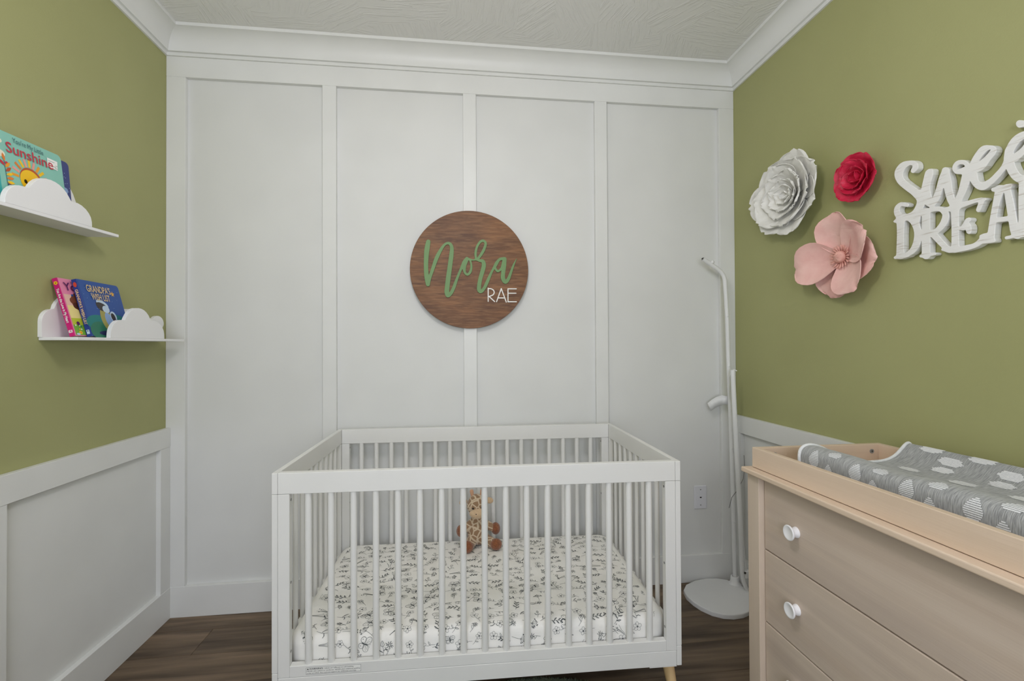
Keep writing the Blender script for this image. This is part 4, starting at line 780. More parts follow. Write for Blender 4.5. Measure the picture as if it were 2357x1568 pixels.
# ================================================================== WALL FLOWERS
def petal(name, mt, par, ang, L, Wd, r0, z0, e0, e1, cup=0.25, ruf=0.0, freq=3.0, curl=0.0, thick=0.0022, nu=14, nv=10, skew=0.0, sq=(1, 1), seed=0, notch=0.0, roll=0.0, tipr=0.04, scal=0.025):
    """a thick foam petal: a path that leaves the centre at angle ang and climbs from slope e0 to e1 (degrees)"""
    rr = random.Random(seed); ph = rr.uniform(0, 6.28); ph2 = rr.uniform(0, 6.28)
    path = []; r, z = r0, z0
    VV = [1 - (1 - j / nv) ** 1.6 for j in range(nv + 1)]
    for j in range(nv + 1):
        v = VV[j]
        path.append((r, z, math.radians(e0 + (e1 - e0) * v - (curl * max(0, v - .7) / .3 if curl else 0))))
        if j < nv:
            e = path[-1][2]; st_ = L * (VV[j + 1] - v); r += math.cos(e) * st_; z += math.sin(e) * st_
    ca, sa = math.cos(ang), math.sin(ang)
    top = []
    for j, (pr, pz, e) in enumerate(path):
        v = VV[j]
        hw = Wd * (0.30 + 0.70 * math.sin(PI / 2 * min(1, v / 0.62))) * max(0.0, 1 - (max(0, v - .60) / .415) ** 2) ** 0.5
        rowp = []
        for i in range(nu + 1):
            u = -1 + 2 * i / nu
            # rounded tip: pull the corners of the last rows back
            back = -L * tipr * (abs(u) ** 2.1) * v ** 1.2 + scal * L * v ** 3 * math.sin(freq * 2.3 * u + ph2) - notch * L * math.exp(-(u * 5) ** 2) * v ** 3
            ripple = ruf * v ** 1.6 * (math.sin(freq * u * PI + ph) + .5 * math.sin(freq * 1.9 * u * PI + ph2)) * (0.35 + 0.65 * abs(u) + .3 * v)
            n_off = cup * hw * u * u * (1 - .7 * v * v) + ripple
            n_off -= roll * max(0, v - .72) ** 2 * 12 * L * (1 - .3 * abs(u))
            x = pr + math.cos(e) * back - math.sin(e) * n_off
            zz = pz + math.sin(e) * back + math.cos(e) * n_off
            y = u * hw * (1 - 0.12 * cup * abs(u)) + skew * v * v * L
            rowp.append(Vector(((x * ca - y * sa) * sq[0], (x * sa + y * ca) * sq[1], max(zz, 0.002))))
        top.append(rowp)
    # thickness along the local normal
    def nrm(j, i):
        a_ = top[min(j + 1, nv)][i] - top[max(j - 1, 0)][i]; b2 = top[j][min(i + 1, nu)] - top[j][max(i - 1, 0)]
        n = a_.cross(b2); return n.normalized() if n.length > 1e-9 else Vector((0, 0, 1))
    bm = bmesh.new()
    A = [[bm.verts.new(top[j][i] + nrm(j, i) * thick / 2) for i in range(nu + 1)] for j in range(nv + 1)]
    B = [[bm.verts.new(top[j][i] - nrm(j, i) * thick / 2) for i in range(nu + 1)] for j in range(nv + 1)]
    for j in range(nv):
        for i in range(nu):
            bm.faces.new((A[j][i], A[j][i + 1], A[j + 1][i + 1], A[j + 1][i])); bm.faces.new((B[j][i], B[j + 1][i], B[j + 1][i + 1], B[j][i + 1]))
    for i in range(nu):
        bm.faces.new((A[0][i], B[0][i], B[0][i + 1], A[0][i + 1])); bm.faces.new((A[nv][i], A[nv][i + 1], B[nv][i + 1], B[nv][i]))
    for j in range(nv):
        bm.faces.new((A[j][0], A[j + 1][0], B[j + 1][0], B[j][0])); bm.faces.new((A[j][nu], B[j][nu], B[j + 1][nu], A[j + 1][nu]))
    return finish(name, bm, mt, par, True, math.radians(60))
D2 = PI / 180
def flower_back(par, r, m):
    bm = bmesh.new(); lathe(bm, [(0, 0.0005), (r, 0.0005), (r * .9, 0.02), (0, 0.03)], seg=20); finish('flower_back', bm, m, par, True, 0.6)

wf = thing('peony_flower', 'large ruffled white foam peony on the green wall', 'wall flower', (W - 0.0005, -0.470, 1.958), MR)
flower_back(wf, 0.05, 'petal_white')
sq = (1.13, 0.95)
sd_ = 0
def ring(par, m, n, a0, **kw):
    global sd_
    for k in range(n):
        sd_ += 1
        rr = random.Random(sd_ * 13)
        kk = dict(kw); kk['L'] = kw['L'] * rr.uniform(.92, 1.06); kk['Wd'] = kw['Wd'] * rr.uniform(.92, 1.1)
        petal('petal', m, par, (a0 + k * 360 / n + rr.uniform(-9, 9)) * D2, seed=sd_, **kk)
ring(wf, 'petal_white', 7, 20, L=0.180, Wd=0.104, r0=0.022, z0=0.012, e0=10, e1=36, cup=0.26, ruf=0.0035, freq=2.2, curl=26, sq=sq)
ring(wf, 'petal_white', 6, 46, L=0.155, Wd=0.094, r0=0.018, z0=0.016, e0=14, e1=50, cup=0.28, ruf=0.0035, freq=2.4, curl=22, sq=sq)
ring(wf, 'petal_white', 6, 12, L=0.122, Wd=0.068, r0=0.014, z0=0.020, e0=18, e1=60, cup=0.32, ruf=0.0035, freq=2.6, curl=24, sq=sq)
ring(wf, 'petal_white', 6, 40, L=0.088, Wd=0.045, r0=0.010, z0=0.024, e0=24, e1=66, cup=0.35, ruf=0.003, freq=2.4, curl=26, sq=sq)
ring(wf, 'petal_white', 5, 5, L=0.062, Wd=0.032, r0=0.006, z0=0.028, e0=34, e1=78, cup=0.42, ruf=0.0025, freq=2.0, curl=20, sq=sq)
ring(wf, 'petal_white', 3, 50, L=0.047, Wd=0.022, r0=0.003, z0=0.030, e0=50, e1=98, cup=0.55, ruf=0.002, freq=1.8, sq=sq)

rf = thing('rose_flower', 'small crimson red foam rose on the green wall', 'wall flower', (W - 0.0005, -0.826, 1.910), MR)
flower_back(rf, 0.03, 'petal_red')
ring(rf, 'petal_red', 5, 62, L=0.088, Wd=0.062, r0=0.010, z0=0.010, e0=8, e1=56, cup=0.3, ruf=0.0025, freq=1.6, curl=60, thick=0.002)
ring(rf, 'petal_red', 4, 20, L=0.074, Wd=0.048, r0=0.007, z0=0.014, e0=18, e1=70, cup=0.35, ruf=0.0025, freq=1.6, curl=55, thick=0.002)
ring(rf, 'petal_red', 3, 75, L=0.058, Wd=0.036, r0=0.005, z0=0.016, e0=28, e1=80, cup=0.45, ruf=0.002, freq=1.6, curl=40, thick=0.002)
ring(rf, 'petal_red', 3, 10, L=0.046, Wd=0.024, r0=0.002, z0=0.018, e0=48, e1=98, cup=0.6, ruf=0.0015, freq=1.6, thick=0.002)

pk = thing('magnolia_flower', 'large blush pink open foam flower with fringed centre on the green wall', 'wall flower', (W - 0.0005, -0.752, 1.626), MR)
flower_back(pk, 0.04, 'petal_pink')
pm = 'petal_pink'
petal('petal', pm, pk, 97 * D2, 0.172, 0.088, 0.012, 0.016, 8, 40, cup=0.40, ruf=0.002, freq=1.4, curl=75, seed=3, scal=.015)
petal('petal', pm, pk, 184 * D2, 0.205, 0.092, 0.012, 0.022, 8, 34, cup=0.40, ruf=0.002, freq=1.3, curl=60, seed=5, scal=.015)
petal('petal', pm, pk, -112 * D2, 0.152, 0.095, 0.012, 0.010, 5, 22, cup=0.3, ruf=0.003, freq=1.5, curl=40, seed=8, scal=.02)
petal('petal', pm, pk, -56 * D2, 0.164, 0.086, 0.012, 0.022, 10, 34, cup=0.35, ruf=0.003, freq=1.6, curl=45, seed=9, scal=.02)
petal('petal', pm, pk, 26 * D2, 0.170, 0.086, 0.012, 0.022, 14, 44, cup=0.30, ruf=0.005, freq=1.9, curl=55, seed=12)
petal('petal', pm, pk, -14 * D2, 0.160, 0.088, 0.012, 0.012, 8, 32, cup=0.3, ruf=0.005, freq=1.8, curl=60, seed=15)
bm = bmesh.new(); ellipsoid(bm, (0, 0, 0.040), (0.024, 0.024, 0.020), u=20, v=12)
for vtx in bm.verts:
    a_ = math.atan2(vtx.co.y, vtx.co.x); vtx.co += Vector((0, 0, 0.0022 * math.sin(9 * a_ + vtx.co.x * 300)))
finish('flower_centre', bm, 'stamen_pink', pk, True)
bm = bmesh.new()
tube(bm, [(0, 0, 0), (0.016, 0, 0.004), (0.026, 0, 0.010)], [0.0022, 0.0034, 0.0022], 8)
s1 = finish('stamen', bm, 'stamen_pink', pk, True)
for k in range(22):
    c = s1 if k == 0 else linked(s1)
    a_ = k * 2 * PI / 22 + rnd.uniform(-.06, .06)
    c.location = (0.020 * math.cos(a_), 0.020 * math.sin(a_), 0.034 + rnd.uniform(-.002, .004)); c.rotation_euler = (0, 0, a_)

# ================================================================== CLOUD SHELVES
CLOUD = [(-0.1587, 0.0), (-0.1578, 0.0149), (-0.1551, 0.0285), (-0.1487, 0.0416), (-0.1385, 0.0538), (-0.1272, 0.0622), (-0.1138, 0.0666), (-0.0972, 0.068), (-0.0823, 0.067), (-0.0765, 0.0783), (-0.0665, 0.0929), (-0.0543, 0.1054), (-0.0398, 0.1146), (-0.0232, 0.1192), (-0.0049, 0.1205), (0.0105, 0.1195), (0.0262, 0.1149), (0.0409, 0.1068), (0.0535, 0.0952), (0.063, 0.0835), (0.0703, 0.0700), (0.0833, 0.0720), (0.0981, 0.0729), (0.1152, 0.0689), (0.1326, 0.06), (0.1453, 0.0485), (0.1542, 0.0352), (0.1581, 0.0192), (0.1587, 0.0)]
BACK = [(-0.3105, 0.0), (-0.3105, 0.052)]
for k in range(1, 9): a_ = k / 8 * PI / 2; BACK.append((-0.2655 - 0.045 * math.cos(a_), 0.052 + 0.044 * math.sin(a_)))
for k in range(0, 13): a_ = (0.04 + 0.76 * k / 12) * PI; BACK.append((-0.155 - 0.108 * math.cos(a_), 0.088 + 0.072 * math.sin(a_)))
for k in range(0, 9): a_ = (0.36 + 0.5 * k / 8) * PI; BACK.append((0.120 - 0.135 * math.cos(a_), 0.060 + 0.066 * math.sin(a_)))
for k in range(0, 12): a_ = (0.22 + 0.86 * k / 11) * PI; BACK.append((0.294 - 0.043 * math.cos(a_), 0.074 + 0.034 * math.sin(a_)))
BACK += [(0.318, 0.045), (0.310, 0.0)]
BACK2 = [(-0.28, 0.0), (-0.28, 0.05)]
for k in range(1, 8): a_ = k / 7 * PI / 2; BACK2.append((-0.238 - 0.042 * math.cos(a_), 0.05 + 0.04 * math.sin(a_)))
for k in range(0, 17): a_ = PI * (1 - 0.088) + (0.0 - PI * (1 - 0.088)) * k / 16; BACK2.append((0.10 + 0.152 * math.cos(a_), 0.05 + 0.152 * math.sin(a_)))
BACK2 += [(0.246, 0.0)]
def shelf(name, label, yc, z, dep, off=0.0, ks=1.0, tilt=0.0, back=None):
    t = thing(name, label, 'shelf', (0.0005, yc, z), ML @ Matrix.Rotation(tilt, 3, 'Z'), 'cloud shelves')
    boxo('ledge', (-0.307, 0.307, -0.0105, 0.0, 0.0, dep), 'shelf_white', t, 0.001)
    bm = bmesh.new(); prism(bm, [(x + off, y * ks) for x, y in CLOUD], dep - 0.0135, dep, bev=0.0012, seg=2); finish('front_cloud', bm, 'shelf_white', t)
    bm = bmesh.new(); prism(bm, back or BACK, 0.0, 0.0125, bev=0.0012, seg=2); finish('back_cloud', bm, 'shelf_white', t)
    return t
ZL, ZU = 1.3235, 1.7050
shelf('cloud_shelf', 'lower white cloud shelf on the left wall, holding the upright books', -0.373, ZL, 0.118)
shelf('cloud_shelf', 'upper white cloud shelf on the left wall, near the photo edge', -0.785, ZU, 0.110, 0.019, 0.925, 0.030, BACK2)

def book(name, label, xb, y, z0, lean, yaw, h, w, th, m_front, m_spine, m_back=None, rc=0.012, tilt=0.0):
    """stands on the shelf, spine edge at y, leaning its back against the wall; local x right, y up, z out of the cover"""
    Mx = Matrix.Rotation(-yaw, 3, 'Z') @ ML @ Matrix.Rotation(-lean, 3, 'X') @ Matrix.Rotation(tilt, 3, 'Z')
    t = thing(name, label, 'book', (xb, y, z0 + 0.0008), Mx)
    def slab(nm, za, zb, m, inset=0.0, right=True, x0=0.0):
        P = [(x0, inset)]
        P.append((w - inset - rc, inset))
        for k in range(1, 6): a_ = -PI / 2 + k / 5 * PI / 2; P.append((w - inset - rc + rc * math.cos(a_), inset + rc + rc * math.sin(a_)))
        for k in range(0, 6): a_ = k / 5 * PI / 2; P.append((w - inset - rc + rc * math.cos(a_), h - inset - rc + rc * math.sin(a_)))
        P.append((x0, h - inset))
        bm = bmesh.new(); prism(bm, P, za, zb); return finish(nm, bm, m, t)
    slab('front_cover', -0.002, 0.0, m_front, x0=0.001); slab('back_cover', -th, -th + 0.002, m_back or m_front, x0=0.001)
    slab('page_block', -th + 0.002, -0.002, 'p_pages', 0.001, x0=0.002)
    boxo('spine', (-0.0012, 0.0016, 0.0, h, -th, 0.0), m_spine, t, 0.0006)
    return t

# --- blue book "Grandpa's Wish List"
BH, BW = 0.2085, 0.2105
bb = book('picture_book', "blue board book titled Grandpa's Wish List, standing in front on the lower cloud shelf", 0.0995, -0.589, ZL + 0.0045, 0.252, -0.030, BH, BW, 0.0168, 'p_blue', 'p_spine_blue')
A = Art()
def gy(n, cols, y0_, y1_, x0_, x1_):
    for k in range(n):
        A.rect(x0_, y0_ + (y1_ - y0_) * k / n, x1_, y0_ + (y1_ - y0_) * (k + 1) / n, cols[k])
A.rect(0.004, 0.002, BW - 0.014, BH - 0.004, 'p_blue'); A.rect(0.006, 0.003, BW - 0.006, 0.07, 'p_green_dark'); A.rect(0.006, 0.03, BW - 0.002, 0.062, 'p_blue_teal')
A.ell(0.155, 0.055, 0.05, 0.032, 'p_blue_teal'); A.ell(0.05, 0.05, 0.06, 0.03, 'p_blue_teal'); A.ell(0.05, 0.02, 0.05, 0.035, 'p_green_dark')
A.ell(0.093, 0.012, 0.055, 0.010, 'p_navy_dark')
A.ell(0.098, 0.066, 0.030, 0.048, 'p_olive', 0.15); A.ell(0.112, 0.058, 0.020, 0.036, 'p_bluegrey', 0.35)
A.ell(0.087, 0.118, 0.027, 0.021, 'p_charcoal', -0.3); A.ell(0.094, 0.124, 0.030, 0.014, 'p_ice', -0.35); A.ell(0.090, 0.117, 0.027, 0.011, 'p_charcoal', -0.30); A.ell(0.106, 0.105, 0.018, 0.014, 'p_ice', -0.1)
A.ell(0.076, 0.112, 0.007, 0.009, 'p_charcoal')
A.ell(0.136, 0.078, 0.017, 0.021, 'p_ice', 0.2); A.ell(0.134, 0.076, 0.011, 0.016, 'p_charcoal', 0.2); A.ell(0.141, 0.052, 0.012, 0.020, 'p_spine_dark', 0.3)
A.star(0.165, 0.170, 0.012, 'p_star')
for k in range(26): A.ell(rnd.uniform(.01, BW - .01), rnd.uniform(.08, BH - .01), .0009, .0009, 'p_ice', n=6)
art_o = A.build('cover_picture', bb, Matrix())
TMx = Matrix.Translation((0, 0, 0.0030))
text('title', "GRANDPA'S", 0.037, 'p_tan_text', bb, TMx @ Matrix.Translation((0.030, 0.166, 0)), width=0.122, bold=0.0004)
text('title', 'WISH LIST', 0.035, 'p_tan_text', bb, TMx @ Matrix.Translation((0.047, 0.137, 0)), width=0.094, bold=0.0004)
SPM = Matrix(((0, 0, -1, -0.0016), (-1, 0, 0, 0), (0, 1, 0, 0), (0, 0, 0, 1)))   # spine: reads downwards
def spine_M(th, y, depth): return Matrix(((0, 0, -1, -0.0017), (-1, 0, 0, y), (0, 1, 0, -depth), (0, 0, 0, 1)))
text('spine_title', "GRANDPA'S WISH LIST", 0.0125, 'p_tan_text', bb, spine_M(0, 0.172, 0.0125), width=0.128, bold=0.0003)
A = Art(); A.z = 0.0003
A.ell(0.020, 0.0085, 0.009, 0.0055, 'p_orange_red'); A.build('spine_emblem', bb, spine_M(0, BH, 0.0165))
A = Art(); A.z = 0.0003
A.rect(0.184, 0.0035, 0.199, 0.0125, 'p_ice'); A.ell(0.188, 0.008, 0.002, 0.002, 'print_black')
A.build('spine_logo', bb, spine_M(0, BH, 0.0165))
# --- pink book "You Are the Love in My Heart"
PH, PW = 0.2076, 0.1750
pb = book('picture_book', 'pink board book titled You Are the Love in My Heart, behind the blue', 0.0800, -0.637, ZL + 0.0045, 0.2815, 0.0, PH, PW, 0.0173, 'p_pink', 'p_magenta')
A = Art()
A.rect(0.005, 0.105, PW - 0.003, 0.150, 'p_pink_light'); A.rect(0.005, 0.060, PW - 0.003, 0.110, 'p_paleyellow'); A.rect(0.005, 0.035, PW - 0.003, 0.064, 'p_lime'); A.rect(0.005, 0.003, PW - 0.012, 0.040, 'p_leaf')
A.ell(0.100, 0.084, 0.050, 0.078, 'p_bear', 0.15); A.ell(0.066, 0.125, 0.038, 0.034, 'p_bear'); A.ell(0.034, 0.128, 0.011, 0.011, 'p_bear'); A.ell(0.045, 0.110, 0.014, 0.012, 'p_bear_dark')
A.ell(0.047, 0.109, 0.004, 0.004, 'p_charcoal')
A.ell(0.04, 0.148, 0.005, 0.004, 'p_blue')
for k in range(16): A.ell(rnd.uniform(.008, .10), rnd.uniform(.006, .045), .003, .003, rnd.choice(('p_yellow', 'p_white', 'p_lime', 'p_green_dark')), n=8)
A.ell(0.027, 0.012, 0.007, 0.006, 'p_yellow'); A.ell(0.027, 0.012, 0.003, 0.003, 'p_orange'); A.ell(0.015, 0.006, 0.008, 0.004, 'p_ice'); A.ell(0.027, 0.045, 0.007, 0.007, 'p_purple')
A.build('cover_picture', pb, Matrix())
text('title', 'You', 0.042, 'p_purple', pb, TMx @ Matrix.Translation((0.014, 0.164, 0)), bold=0.0003)
text('spine_title', 'You Are the Love in My Heart', 0.0125, 'p_white', pb, spine_M(0, 0.170, 0.0125), width=0.122, bold=0.0003)
text('spine_title', 'KB', 0.0125, 'p_white', pb, Matrix(((0, 0, -1, -0.0017), (0, 1, 0, 0.014), (-1, 0, 0, -0.0025), (0, 0, 0, 1))) @ Matrix.Rotation(0, 4, 'Z') @ Matrix.Diagonal((1, 1, 1, 1)), width=0.0125, bold=0.0004)
A = Art(); A.z = 0.0003
for k in range(5): A.ell(0.018 + .0038 * math.cos(k * 1.2566), 0.009 + .0038 * math.sin(k * 1.2566), .003, .003, 'p_yellow', n=10)
A.ell(0.018, 0.009, .0018, .0018, 'print_black', n=8); A.build('spine_emblem', pb, spine_M(0, PH, 0.0170))
A = Art(); A.z = 0.0003
A.rect(0.1935, 0.003, 0.1945, 0.0145, 'p_white')
A.build('spine_line', pb, spine_M(0, PH, 0.0170))

# --- aqua book "You're My Little Sunshine" on the upper shelf
UH, UW = 0.2160, 0.2520
ub = book('picture_book', "aqua board book titled You're My Little Sunshine, leaning on the upper cloud shelf", 0.0915, -0.9320, ZU - 0.0022, 0.100, 0.0, UH, UW, 0.016, 'p_aqua', 'p_aqua_dark', rc=0.014, tilt=0.03)
A = Art()
A.rect(-0.013, 0.004, 0.220, 0.210, 'p_aqua'); A.rect(-0.010, 0.02, 0.010, 0.10, 'p_aqua_dark')
def cloudlet(x, y, s):
    for dx, dy, r in ((0, 0, 1), (-.9, -.25, .75), (.9, -.3, .8), (.2, .35, .7)): A.ell(x + dx * s, y + dy * s * .8, s * r, s * r * .75, 'p_cream')
cloudlet(0.008, 0.186, 0.012); cloudlet(0.006, 0.150, 0.016)
scx, scy, sr = 0.110, 0.094, 0.037
for k, (a_, m) in enumerate(((178, 'p_gold'), (158, 'p_salmon'), (140, 'p_orange'), (122, 'p_yellow'), (106, 'p_salmon'), (90, 'p_yellow'), (74, 'p_salmon'), (57, 'p_gold'), (40, 'p_yellow'), (22, 'p_salmon'), (4, 'p_gold'))):
    c_, n_ = math.cos(a_ * D2), math.sin(a_ * D2); A.bar(scx + c_ * (sr + .003), scy + n_ * (sr + .003), scx + c_ * (sr + .026), scy + n_ * (sr + .026), 0.0078, m)
A.ell(scx, scy, sr + 0.001, sr + 0.001, 'p_rust', n=40); A.ell(scx - 0.0015, scy - 0.004, sr - 0.001, sr - 0.002, 'p_yellow', n=40)
A.ell(scx - 0.020, scy - 0.008, 0.0055, 0.0065, 'black')
for x, y in ((0.034, 0.122), (0.196, 0.098), (0.214, 0.082), (0.036, 0.060), (0.176, 0.107)): 
    A.ell(x, y, .0052, .0046, 'p_red', n=12)
A.bar(0.030, 0.04, 0.026, 0.13, 0.0016, 'p_teal_text')
for k, (y, a_, m) in enumerate(((0.125, 100, 'p_orange'), (0.112, 140, 'p_red'), (0.108, 48, 'p_gold'), (0.096, 42, 'p_rust'), (0.086, 22, 'p_yellow'), (0.076, 14, 'p_orange'), (0.066, 2, 'p_yellow'), (0.060, -20, 'p_teal_text'))):
    A.leaf(0.028, y, 0.024, 0.0045, a_ * D2, m)
for x, y, a_, m in ((0.206, 0.076, 60, 'p_teal_text'), (0.210, 0.07, 20, 'p_yellow'), (0.170, 0.10, 30, 'p_orange')): A.leaf(x, y, 0.016, 0.003, a_ * D2, m)
A.poly([(0.176, 0.162), (0.214, 0.160), (0.217, 0.190), (0.178, 0.191)], 'p_white')
for y, x0_, x1_ in ((0.182, .181, .205), (0.176, .181, .187), (0.173, .207, .215), (0.168, .181, .210), (0.164, .204, .214)): A.rect(x0_, y, x1_, y + 0.0014, 'p_grey')
A.build('cover_picture', ub, Matrix.Translation((0.016, 0, 0)))
text('title', "You're My Little", 0.021, 'p_teal_text', ub, TMx @ Matrix.Translation((0.077, 0.1925, 0)), width=0.104)
text('title', 'Sunshine', 0.044, 'p_red', ub, TMx @ Matrix.Translation((0.052, 0.157, -0.0003)), width=0.160, bold=0.0003)
# --- dark blue book behind it
nb = book('picture_book', 'dark blue board book tucked behind the aqua one on the upper cloud shelf', 0.0660, -0.8600, ZU - 0.0012, 0.060, 0.0, 0.2110, 0.2330, 0.015, 'p_navy', 'p_navy_dark', rc=0.014, tilt=0.03)
A = Art()
A.rect(0.004, 0.006, 0.218, 0.205, 'p_navy'); A.ell(0.190, 0.10, 0.035, 0.016, 'p_bluegrey', 0.5)
for k in range(40): A.ell(rnd.uniform(.15, .228), rnd.uniform(.01, .195), .0012, .0012, 'p_ice', n=6)
A.build('cover_picture', nb, Matrix())

# ================================================================== BABY-MONITOR FLOOR STAND
st = thing('monitor_stand', 'slim white baby monitor floor stand with a bent neck in the corner', 'floor stand', (2.835, -0.078, 0))
def wl(P, o): return [Vector(p) - o for p in P]
so = Vector((2.835, -0.078, 0))
half = [(2.806, -0.040), (2.772, -0.012), (2.715, -0.006), (2.640, -0.022), (2.575, -0.055), (2.535, -0.105), (2.524, -0.160), (2.530, -0.215), (2.545, -0.262), (2.575, -0.308), (2.615, -0.336), (2.660, -0.347), (2.710, -0.342), (2.760, -0.322), (2.805, -0.285), (2.840, -0.235), (2.858, -0.180), (2.862, -0.130), (2.855, -0.085), (2.838, -0.050)]
bm = bmesh.new(); prism(bm, [(x - so.x, y - so.y) for x, y in half], 0.0005, 0.0215, bev=0.005, seg=3); finish('stand_base', bm, 'stand_white', st, True, 0.7)
bm = bmesh.new(); lathe(bm, [(0.034, 0.020), (0.027, 0.026), (0.0225, 0.036), (0.0205, 0.058), (0.0195, 0.060), (0.0125, 0.060)], seg=24); finish('socket', bm, 'stand_white', st, True, 0.6)
p1 = [(2.837, -0.078, 0.03), (2.8242, -0.075, 0.8089), (2.8131, -0.075, 1.1781), (2.8073, -0.075, 1.4369), (2.7985, -0.075, 1.60)]
tubeo('pole', wl(p1, so), 0.0108, 'stand_white', st, 14)
nk = [(2.7985, -0.075, 1.60), (2.7962, -0.075, 1.632), (2.788, -0.075, 1.655), (2.772, -0.075, 1.675), (2.750, -0.076, 1.6905), (2.703, -0.078, 1.7195), (2.6705, -0.080, 1.739)]
tubeo('neck', wl(nk, so), 0.0112, 'stand_white', st, 14)
bm = bmesh.new(); tube(bm, wl([(2.6715, -0.080, 1.7385), (2.6690, -0.080, 1.740)], so), 0.0085, 12); finish('neck_plug', bm, 'steel', st)
bm = bmesh.new(); tube(bm, wl([(2.6692, -0.080, 1.7397), (2.6660, -0.080, 1.7418)], so), 0.004, 8); finish('connector', bm, 'dark_hole', st)
bm = bmesh.new(); ellipsoid(bm, Vector((2.722, -0.086, 1.722)) - so, (0.009, 0.007, 0.009)); finish('neck_knob', bm, 'stand_white', st, True)
for z, x in ((1.455, 2.8067), (1.19, 2.8128), (0.755, 2.8250), (0.365, 2.8315)):
    bm = bmesh.new(); tube(bm, wl([(x, -0.0755, z - 0.0015), (x, -0.0755, z + 0.0015)], so), 0.0112, 14); finish('joint_ring', bm, 'stand_white', st, True, .6)
    bm = bmesh.new(); ellipsoid(bm, Vector((x - 0.003, -0.0862, z - 0.020)) - so, (0.0042, 0.002, 0.0042)); finish('joint_button', bm, 'stand_white', st, True)
# strap lying off the pole
sv, sf = [], []
for k, (x, z, y) in enumerate(((2.822, 0.985, -0.066), (2.800, 0.990, -0.050), (2.775, 0.982, -0.040), (2.750, 0.968, -0.036), (2.724, 0.950, -0.036))):
    for dz, dy in ((0.025 - k * .001, 0), (-0.025 + k * .001, 0)):
        for th in (0, 0.0012): sv.append(Vector((x - dz * 0.45, y + th, z + dz)) - so)
for k in range(4):
    a = 4 * k
    sf += [(a, a + 2, a + 6, a + 4), (a + 1, a + 5, a + 7, a + 3), (a, a + 4, a + 5, a + 1), (a + 2, a + 3, a + 7, a + 6)]
sf += [(0, 1, 3, 2), (16, 18, 19, 17)]
raw('strap', sv, sf, 'stand_white', st, True)
tubeo('cable', wl([(2.806, -0.160, 1.150), (2.797, -0.150, 1.158), (2.789, -0.138, 1.148), (2.786, -0.120, 1.115), (2.792, -0.105, 1.06), (2.802, -0.096, 1.00)], so), 0.0026, 'stand_white', st, 8)
tubeo('cable', wl([(2.8335, -0.170, 0.72), (2.838, -0.168, 0.66), (2.832, -0.165, 0.60), (2.812, -0.150, 0.54), (2.796, -0.120, 0.49), (2.792, -0.102, 0.43)], so), 0.0016, 'steel', st, 8)

# --- second tube leaning beside it
to = Vector((2.866, -0.150, 0))
tb = thing('stand_tube', 'spare white stand tube with a hooked lower end leaning beside the monitor stand', 'floor stand', to)
tubeo('tube', wl([(2.7890, -0.150, 1.156), (2.8002, -0.150, 0.868), (2.8235, -0.150, 0.377), (2.8300, -0.150, 0.155)], to), 0.0118, 'stand_white', tb, 14)
tubeo('hooked_end', wl([(2.8300, -0.150, 0.155), (2.8325, -0.150, 0.110), (2.8385, -0.150, 0.068), (2.848, -0.150, 0.040), (2.862, -0.150, 0.018)], to), 0.0105, 'stand_white', tb, 14)
boxo('clip', (2.842 - to.x, 2.868 - to.x, -0.012, 0.010, 0.085, 0.125), 'stand_white', tb, 0.003)
bm = bmesh.new(); ellipsoid(bm, (2.838 - to.x, -0.013, 0.117), (0.006, 0.004, 0.005)); finish('screw', bm, 'dark_hole', tb, True)
tubeo('cable', wl([(2.846, -0.160, 0.125), (2.838, -0.162, 0.20), (2.832, -0.163, 0.255)], to), 0.0018, 'stand_white', tb, 8)

# ================================================================== WALL PLATE
wp = thing('wall_plate', 'white cable jack plate low on the back wall beside the crib', 'wall plate', (2.699, YB - 0.0003, 0.4515), MB)
boxo('plate', (-0.0355, 0.0355, -0.062, 0.062, 0, 0.006), 'plate_white', wp, 0.0025, 2)
for y in (0.042, -0.042):
    bm = bmesh.new(); tube(bm, [(0, y, 0.0055), (0, y, 0.0072)], 0.0032, 10); finish('screw', bm, 'steel', wp)
bm = bmesh.new(); tube(bm, [(0, 0, 0.0055), (0, 0, 0.0066)], 0.0075, 14); finish('jack', bm, 'plate_white', wp)
boxo('jack_socket', (-0.0042, 0.0048, -0.004, 0.003, 0.006, 0.0072), 'dark_hole', wp)

# ================================================================== DRESSER
DY0, DY1 = -0.8915, -2.130       # far and near ends
do = Vector((2.61, (DY0 + DY1) / 2, 0))
dr = thing('dresser', 'pale washed-wood dresser with three wide drawers and white knobs', 'dresser', do)
def db(name, x0, x1, y0, y1, z0, z1, m, par=None, bev=0.0016, seg=2):
    y0, y1 = sorted((y0, y1))
    return boxo(name, (x0 - do.x, x1 - do.x, y0 - do.y, y1 - do.y, z0, z1), m, par or dr, bev, seg)
XF, XD, XK = 2.370, 2.3886, 2.866
db('top', 2.350, XK, DY0, DY1, 0.8512, 0.8680, 'tray_y', bev=0.004, seg=3)
for ya, yb in ((-0.8985, -0.9569), (DY1 + 0.007 + 0.0584, DY1 + 0.007)):
    db('corner_post', XF, XF + 0.060, ya, yb, 0.0, 0.851, 'wash_z'); db('corner_post', XK - 0.055, XK - 0.008, ya, yb, 0.0, 0.851, 'wash_z')
db('side_panel', XF + 0.06, XK - 0.055, -0.908, -0.926, 0.09, 0.851, 'wash_z'); db('side_panel', XF + 0.06, XK - 0.055, DY1 + 0.016, DY1 + 0.034, 0.09, 0.851, 'wash_z')
ya, yb = -0.9579, DY1 + 0.0664
db('carcass', XD + 0.020, XK - 0.02, ya, yb, 0.10, 0.850, 'wash_y', bev=0)
db('bottom_rail', XD + 0.002, XD + 0.02, ya, yb, 0.085, 0.132, 'wash_y')
bm = bmesh.new()
KN = Matrix.Rotation(-PI / 2, 4, 'Y')
